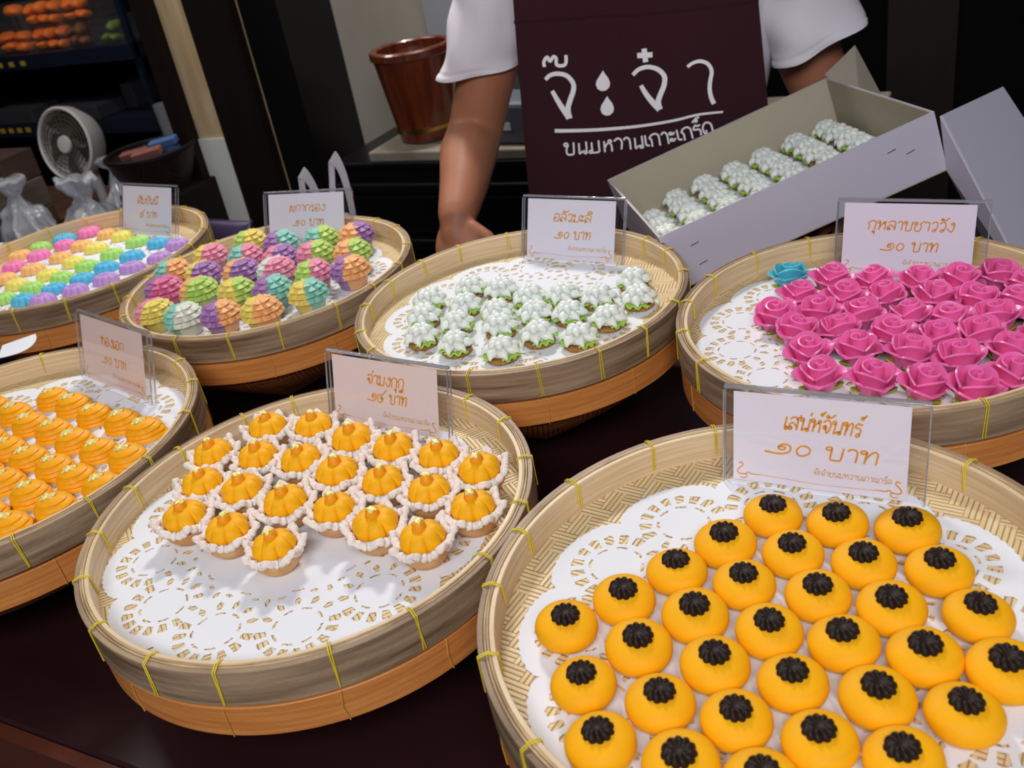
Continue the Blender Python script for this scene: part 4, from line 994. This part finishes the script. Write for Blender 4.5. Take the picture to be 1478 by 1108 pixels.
# caption follows the underline
cap = 'ขนมหวานเกาะเกร็ด'; wtot = text_width(cap); xx = 0
base = crom([(308, 752), (500, 738), (700, 718), (900, 690), (1060, 655), (1200, 620)], 12)
seg = [0]
for i in range(1, len(base)): seg.append(seg[-1] + (base[i] - base[i - 1]).length)
def along(s):
    s = max(0, min(seg[-1] - 1e-6, s))
    for i in range(1, len(seg)):
        if seg[i] >= s:
            f = (s - seg[i - 1]) / (seg[i] - seg[i - 1]); t_ = (base[i] - base[i - 1]).normalized(); return base[i - 1].lerp(base[i], f), t_
for ch in cap:
    adv, sts = G[ch]
    for st in sts:
        if len(st) > 9 and ch not in 'ะข' and abs(st[0][0] - st[8][0]) + abs(st[0][1] - st[8][1]) < .01: st = st[8:]           # loopless lettering
        pp = []
        for (gx, gy) in st:
            p, t_ = along((xx + gx) / wtot * seg[-1]); n_ = Vector((t_.y, -t_.x)); q = p + n_ * gy * 72; pp.append((q.x, q.y))
        b.ribbon(crom([zp(*p) for p in pp], 3), PXM * 11, .0004, afr)
    xx += adv
b.build('printed_logo', M['print'], ap, 0)

# ------------------------------------------------------------------ behind the counter
YC = 1.62
ztop = ony(640, 217, YC).z
xl = ony(531, 222, YC).x
cab = empty('black_cabinet', (xl, YC, FL)); tag(cab, 'low black lacquered cabinet with stone top behind the seller', 'cabinet')
H = ztop - FL
b = MB(); b.box(-.10, 1.0, .012, .27, 0, H - .03); b.build('carcass', M['black'], cab, 0)
b = MB(); b.box(0, 1.0, 0, .28, H - .022, H); bevelled(b.build('stone_top', M['tile'], cab, 0), .004)
b = MB(); b.box(-.10, 1.0, -.004, .27, H - .034, H - .0225); bevelled(b.build('top_moulding', M['black'], cab, 0), .003)
z1 = ony(640, 262, YC).z - FL; z2 = ony(640, 348, YC - .02).z - FL
b = MB(); b.box(-.12, 1.0, -.014, .012, z1 - .02, z1); bevelled(b.build('ledge', M['black'], cab, 0), .004)
b = MB(); b.box(-.12, 1.0, -.018, .012, z2 - .022, z2); bevelled(b.build('ledge', M['black'], cab, 0), .004)
for q in range(2):
    b = MB(); b.box(-.09 + q * .52, .40 + q * .52, -.004, .0118, z2 + .012, z1 - .03); bevelled(b.build('drawer', M['black'], cab, 0), .003)

# wooden bucket on the stone top
bl = ony(592, 204, YC + .1); bt = ony(563, 68, YC + .1)
bc = ony(630, 200, YC + .10); rb0 = .060; rt0 = .084; bh = .185
bc.x = bl.x + .052; 
bk = empty('wooden_bucket', (bc.x, bc.y, ztop + .0005)); tag(bk, 'dark red-brown wooden stave bucket on the stone cabinet top', 'bucket')
b = MB(); b.lathe([(rb0 - .004, 0), (rb0, .003), (rt0, bh - .004), (rt0 - .003, bh), (rt0 - .010, bh), (rb0 - .010, .012), (.001, .012)], 40); b.build('stave_body', M['bucketwood'], bk, 40)
b = MB(); b.lathe([(rb0 + .0035, .024), (rb0 + .0050, .024), (rb0 + .0058, .032), (rb0 + .0042, .032)], 40, 0, True); b.build('brass_hoop', M['brass'], bk)
b = MB(); b.ring(rt0 - .012, rt0 + .004, bh - .014, bh + .004, 48, .003); b.build('rim', M['bucketwood'], bk)
b = MB(); b.box(-.03, .05, -.03, .03, 0, .012, 0, Matrix.Translation((.02, .0, .150)) @ Matrix.Rotation(.35, 4, 'Y') @ Matrix.Rotation(.5, 4, 'Z'))
pk_ = b.build('pink_packet', M['pinkpack'], None, 0); pk_.location = bk.location; tag(pk_, 'pink paper packet lying inside the wooden bucket', 'packet')
# grey packet beside the arm
gp = ony(748, 222, YC + .06)
g = empty('grey_packet', (gp.x, gp.y, ztop + .0005), -.1); tag(g, 'grey plastic-wrapped packet on the cabinet behind the seller', 'packet')
b = MB(); b.box(-.05, .12, -.04, .06, 0, .085); bevelled(b.build('packet_body', M['greypack'], g, 0), .012, 3)
b = MB(); b.box(-.035, .02, -.0415, -.0402, .03, .045); b.build('white_band', M['whitepanel'], g, 0)

# plastic carrier bag by the cabinet
bgc = ony(474, 268, 1.30)
bag = empty('carrier_bag', (bgc.x, bgc.y, TZ if bgc.y < 1.14 else FL)); 
def crumple(mb, fn, nu, nv, amp, s, m, name, parent):
    rows = [[wrk(fn(i / nv, 2 * PI * j / nu), amp, s) for j in range(nu)] for i in range(nv + 1)]
    mb.grid(rows, True, 0, True, True); return mb.build(name, m, parent, 80)
bag.location = (ony(462, 262, 1.075).x, 1.075, TZ + .0005)
tag(bag, 'translucent white carrier bag with two upright loop handles behind the cupcake tray', 'bag')
crumple(MB(), lambda f, a: Vector((.052 * (1 - .35 * f * f) * cos(a), .040 * (1 - .5 * f * f) * sin(a), .11 * f)), 28, 10, .010, 16, M['bag'], 'bag_body', bag)
for q, (dx, dy) in enumerate(((-.022, -.012), (.014, .010))):
    b = MB()
    def hl(u, v, dx=dx, dy=dy, q=q):
        s = (u - .5) * 2; return (dx + .019 * s + (v - .5) * .015 * (1 - abs(s) * .3) + .03 * (1 - s * s) * (.5 if q else .2), dy + .004 * sin(u * 9), .095 + (.105 if q else .09) * (1 - abs(s) ** 2.2) + (v - .5) * .016 * (1 - abs(s)))
    b.sheet(hl, 24, 3, .001); b.build('handle', M['bag'], bag, 60)
# white folded bags at the far left end of the counter
st = ony(30, 322, 1.06)
for q in range(3):
    b = MB(); b.sheet(lambda u, v: (-.17 + .27 * u, -.09 + .16 * v, .004 * sin(u * 7 + q) * sin(v * 5) + .003), 16, 10, .007)
    o = b.build('folded_bag', mat('white_bag_%d' % q, (186 + 8 * q, 186 + 8 * q, 196 + 6 * q), .5), None, 60)
    o.location = (-1.70, 1.03, TZ + .008 + .0135 * q); o.rotation_euler = (0, 0, .12 * q - .1)
    tag(o, '%s of the flat white folded bags stacked behind the candy tray' % ('bottom one', 'middle one', 'top one')[q], 'bag', 'folded white bags')
# purple packet behind the candy tray
b = MB(); sg = lambda q, p: math.copysign(abs(q) ** p, q)
crumple(b, lambda f, a: Vector((.062 * sg(cos(a), .35) * (1 - .08 * sin(PI * f)), (.004 + .016 * sin(PI * f) ** .7) * sg(sin(a), .6) + .02 * f, .080 * f)), 32, 12, .006, 22, M['purplepack'], 'purple_packet', None)
o = bpy.data.objects['purple_packet']; pp_ = ony(296, 330, 1.08); o.location = (pp_.x, 1.105, TZ + .002); tag(o, 'dark purple foil packet standing behind the candy tray near the post', 'packet')

# side counter further back at the left
SC = empty('side_counter', (-2.6, 1.83, FL)); tag(SC, 'dark side counter at the back left carrying fan, bags and basket', 'table')
SH = .62; ZS = FL + SH
b = MB(); b.box(-1.2, .66, -.38, .34, SH - .03, SH); b.build('top', M['cardboard'], SC, 0)
b = MB(); b.box(-1.15, .62, -.36, .32, 0, SH - .03); b.build('carcass', M['void'], SC, 0)
# fan
fc = ony(98, 208, 1.90); fan = empty('desk_fan', (fc.x, fc.y + .03, ZS + .0005)); tag(fan, 'small white desk fan with round grille at the back left', 'fan')
hz = fc.z - ZS; ax = Vector((-.10, -1, -.02)).normalized(); ax = (CAM - fc).normalized() + Vector((-.75, -.25, 0)); ax.normalize()
fm = ax.to_track_quat('Z', 'Y').to_matrix().to_4x4(); R0 = .108
def xf(b, off=(0, 0, 0)):
    m = Matrix.Translation(Vector((0, -.03, hz)) + Vector(off)) @ fm; b.v = [tuple(m @ Vector(v)) for v in b.v]; return b
b = MB(); b.lathe([(R0 * .35, -.075), (R0 * .8, -.06), (R0 * .98, -.02), (R0, .012), (R0 - .006, .016), (R0 - .012, .010), (R0 * .93, -.02), (R0 * .74, -.055), (R0 * .35, -.068)], 56, 0, True); xf(b).build('housing', M['fanwhite'], fan)
b = MB()
for rr in (.30, .42, .54, .66, .78, .90): b.ring(R0 * rr - .001, R0 * rr + .001, .008, .011, 48, .0003)
for q in range(24):
    a = 2 * PI * q / 24; b.tube([(R0 * .2 * cos(a), R0 * .2 * sin(a), .010), (R0 * .93 * cos(a + .25), R0 * .93 * sin(a + .25), .010)], .0008, 5)
xf(b).build('grille', M['fandark'], fan)
b = MB(); b.lathe([(.001, .009), (R0 * .24, .009), (R0 * .22, .016), (.001, .018)], 32); xf(b).build('hub_badge', M['fanwhite'], fan)
for q in range(5):
    b = MB()
    def bl_(u, v, q=q):
        a = 2 * PI * q / 5 + .9 * u; r = R0 * (.22 + .64 * v); return (r * cos(a + .3 * v), r * sin(a + .3 * v), -.03 + .025 * u)
    b.sheet(bl_, 8, 8, .0015); xf(b).build('blade', M['fandark'], fan, 60)
b = MB(); b.lathe([(.001, -.115), (.03, -.112), (.042, -.075), (.001, -.074)], 28); xf(b).build('motor', M['fanwhite'], fan)
b = MB(); b.tube([(.0, .02, 0.012), (.0, .02, max(.02, hz - .06)), (0, .015, hz - .02)], [.016, .013, .012], 14); b.lathe([(.075, 0), (.078, .006), (.06, .016), (.001, .018)], 36, 0, False, (0, .02, 0)); b.build('stand', M['fanwhite'], fan)
# soft grey bags round the fan
for q, (u, v, yy, rx, ry, lab) in enumerate(((108, 258, 1.58, .095, .055, 'grey translucent plastic bag tied in a knot in front of the fan'), (156, 232, 1.74, .04, .04, 'grey translucent plastic bag slumped to the right of the fan'), (12, 262, 1.60, .085, .055, 'grey plastic bag at the far left in front of the fan'))):
    p = ony(u, v, yy); h = p.z - ZS
    b = MB(); PR = crom([(1.0, 0, 0), (1.12, .12, 0), (1.0, .38, 0), (.66, .60, 0), (.26, .72, 0), (.34, .84, 0), (.62, .97, 0), (.55, 1.0, 0)], 4); rows = []
    for q_, pr in enumerate(PR):
        row = []
        for j in range(64):
            th = 2 * PI * j / 64; pl = 1 + .10 * sin(9 * th + 3 * pr.y) * min(1, pr.y * 2) + .06 * sin(17 * th + 1.7 * q + 5 * pr.y)
            v0 = Vector((rx * pr.x * pl * cos(th), ry * pr.x * pl * sin(th), h * pr.y)); v1 = v0 + noise.noise_vector(v0 * 26 + Vector((q * 9, 0, 0))) * .014 + noise.noise_vector(v0 * 60) * .005
            row.append(v1)
        rows.append(row)
    zmin = min(c.z for r in rows for c in r)
    b.grid([[c - Vector((0, 0, zmin)) for c in r] for r in rows], True, 0, True, True)
    o = b.build('plastic_bag', M['bag'], None, 80); o.location = (p.x, yy, ZS + .001); tag(o, lab, 'bag')
pa = ony(-60, 250, 1.74); pb = ony(34, 250, 1.74); zc_ = ony(30, 222, 1.74).z
for q in range(3):
    b = MB(); dz_ = (zc_ - ZS) / 3; b.box(0, (pb.x - pa.x) * (1 - .06 * q), -.07, .05, 0, dz_ - .002); o = bevelled(b.build('flat_carton', mat('brown_carton_%d' % q, ((92, 66, 50), (120, 104, 92), (84, 62, 50))[q], .8, var=.15, vscale=(3, 3, 60)), None, 0), .003)
    o.location = (pa.x + .01 * q, 1.75, ZS + .0006 + dz_ * q); o.rotation_euler = (0, 0, .03 * (q - 1)); tag(o, '%s brown carton of the stack at the far left beside the fan' % ('bottom', 'middle', 'top')[q], 'box', 'cartons beside the fan')
# dark basket with packets
p = ony(232, 262, 1.66)
zb_ = ony(232, 222, 1.66).z - .085
cr = empty('wooden_crate', (p.x, p.y + .02, ZS + .0005)); tag(cr, 'dark wooden crate under the dark woven basket', 'crate')
b = MB(); b.box(-.10, .10, -.075, .075, 0, zb_ - ZS - .002); bevelled(b.build('crate_body', M['darkwood'], cr, 0), .003)
for q in range(3):
    b = MB(); z_ = (zb_ - ZS) * (.15 + .3 * q); b.box(-.102, .102, -.079, -.0752, z_, z_ + .02); b.build('slat', M['darkwood'], cr, 0)
bs = empty('dark_basket', (p.x, p.y, zb_)); tag(bs, 'dark brown woven basket of small packets left of the pale post', 'basket')
b = MB(); b.lathe([(.075, 0), (.10, .06), (.108, .092), (.104, .095), (.096, .062), (.07, .006), (.001, .006)], 40); b.build('woven_body', M['basketdark'], bs)
b = MB(); b.lathe([(.107, .088), (.112, .091), (.112, .098), (.107, .101), (.102, .098), (.102, .091)], 40, 0, True); b.build('rim', M['darkwood'], bs)
for q, (dx, dy, mk, ang, lab) in enumerate(((-.03, -.02, 'pinkpack', .2, 'pinkish packet at the left in the dark basket'), (.03, -.035, 'pinkpack', .45, 'pinkish packet at the right in the dark basket'), (.025, .03, 'bluepack', .3, 'light blue packet standing at the back of the dark basket'))):
    b = MB(); b.box(-.038, .038, -.012, .012, 0, .018); o = bevelled(b.build('packet', M[mk], None, 0), .003); o.location = (p.x + dx, p.y + dy, zb_ + .084 + .006 * q); o.rotation_euler = (.2, -.12, ang); tag(o, lab, 'packet')
    b = MB(); b.box(-.03, .03, -.011, .011, -.045, -.001); f_ = b.build('lower_fold', M[mk], o, 0)

# shelving at the back left
YS = 2.2
sa = ony(0, 86, YS); sb = ony(192, 72, YS); zs = (sa.z + sb.z) / 2
SU = empty('shelving_unit', (-2.95, YS + .2, FL)); tag(SU, 'dark navy shelving unit stocked with packaged snacks at the back left', 'shelf')
def shelf_board(z, nm='shelf_board'):
    b = MB(); b.box(-.9, .52, -.2, .25, z - .045 - FL, z - FL); o = b.build(nm, M['shelf'], SU, 0); return o
s1_ = shelf_board(zs + .012)
zl = ony(60, 178, YS).z; s2_ = shelf_board(zl)
PXS = -.035
for (brd, z, n, m, x0, dx) in ((s1_, zs - .012, 9, 'tagyellow', -.46, .058), (s2_, zl - .018, 6, 'tagyellow', -.33, .045), (s2_, zl - .018, 2, 'tagblue', -.52, .06)):
    for q in range(n):
        b = MB(); b.box(x0 + q * dx, x0 + q * dx + .022, -.2025, -.2002, z - .009 - FL, z + .006 - FL); b.build('price_tag', M[m], brd, 0)
for sx in (-.9, .50):
    for sy in (-.185, .235):
        b = MB(); b.box(sx, sx + .02, sy, sy + .015, 0, 1.75); b.build('upright', M['shelf'], SU, 0)
b = MB(); b.box(-.9, .52, .25, .26, 0, 1.75); b.build('back_panel', M['void'], SU, 0)
ZT = zs + .0125
PK = [(92, 40, 0, 3, 'orange'), (38, 48, 0, 2, 'orange'), (38, 28, 1, 2, 'orange'), (92, 20, 1, 3, 'orange'), (142, 20, 1, 3, 'orange'), (165, 52, 0, 3, 'green'), (140, 42, 0, 3, 'orange2')]
M['orange2'] = mat('brown_snack', (120, 70, 36), .6, var=.2, vscale=(90, 90, 90))
plab = ['clear pack of orange snacks, lower middle of the top shelf', 'clear pack of orange snacks, lower left of the top shelf', 'clear pack of orange snacks, stacked at upper left of the shelf', 'clear pack of orange snacks, stacked at upper middle of the shelf',
        'clear pack of orange snacks, stacked at upper right of the shelf', 'clear pack of green snacks at the right end of the shelf', 'clear pack of brown snacks beside the green pack']
lev = [ZT, ZT + .0775]; xs = {}
PX = [(-2.79, 0), (-2.97, 0), (-2.97, 1), (-2.79, 1), (-2.61, 1), (-2.50, 0), (-2.645, 0)]
for q, ((px, level), (u, v, l_, n, mk)) in enumerate(zip(PX, PK)):
    wpk = .135 if q in (5, 6) else .165
    pk2 = empty('snack_pack', (px + PXS, YS + .08, lev[level])); tag(pk2, plab[q], 'packet', 'packs on the navy shelf')
    b = MB(); h_ = .075; b.box(-wpk / 2, wpk / 2, -.06, .06, 0, h_); bevelled(b.build('clear_box', M['pack'], pk2, 0), .006)
    for j in range(n):
        for kk in range(2):
            if random.random() < .22: continue
            b = MB(); w_ = wpk / n; g_ = random.uniform(.78, 1.0); b.ell((-wpk / 2 + w_ * (j + .5) + random.uniform(-.004, .004), -.018, .017 * g_ + .002 + .034 * kk), w_ * .46 * g_, .032, .0165 * g_, 18, 10)
            b.v = [tuple(wrk(v_, .010, 26)) for v_ in b.v]; b.build('snack_piece', M[mk], pk2, 80)
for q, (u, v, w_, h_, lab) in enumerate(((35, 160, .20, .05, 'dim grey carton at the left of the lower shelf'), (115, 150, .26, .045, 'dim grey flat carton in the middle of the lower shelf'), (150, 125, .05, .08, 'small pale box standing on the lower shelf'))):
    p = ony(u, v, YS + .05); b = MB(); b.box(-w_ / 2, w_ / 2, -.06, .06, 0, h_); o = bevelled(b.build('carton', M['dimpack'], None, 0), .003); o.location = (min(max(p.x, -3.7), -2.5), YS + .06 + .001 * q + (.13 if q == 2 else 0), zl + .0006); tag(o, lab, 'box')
# grey bag hanging in the gap left of the posts
p = ony(248, 185, 1.98)
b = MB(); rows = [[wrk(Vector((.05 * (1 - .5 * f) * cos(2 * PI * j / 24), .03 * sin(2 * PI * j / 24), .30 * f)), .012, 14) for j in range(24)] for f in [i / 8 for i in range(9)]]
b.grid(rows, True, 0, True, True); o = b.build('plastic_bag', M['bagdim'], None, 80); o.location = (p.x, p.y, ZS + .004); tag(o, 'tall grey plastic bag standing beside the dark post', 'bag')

# edge of one more tray at the far left of the counter, a doily showing over its rim
TR[8] = (-1.262, .485, .885, .176); WHAT[8] = 'doily scrap at the left edge of the photo'
bamboo_tray(8); basket(8)
p = onz(36, 500, .889)
b = MB()
def scrap(u, v):
    a = (u - .5) * 1.9; r = .040 * v; return (-.018 + r * cos(a) * 1.0, r * sin(a) * .9, .0024 - 6.0 * max(0, r * cos(a) - .018) ** 2)
b.sheet(scrap, 14, 8, .0006); o = b.build('paper_scrap', M['paper'], None, 70); o.location = (p.x - .02, p.y, .8862); o.rotation_euler = (0, 0, .1)
tag(o, 'torn white doily scrap lying over a tray rim at the left edge', 'paper')
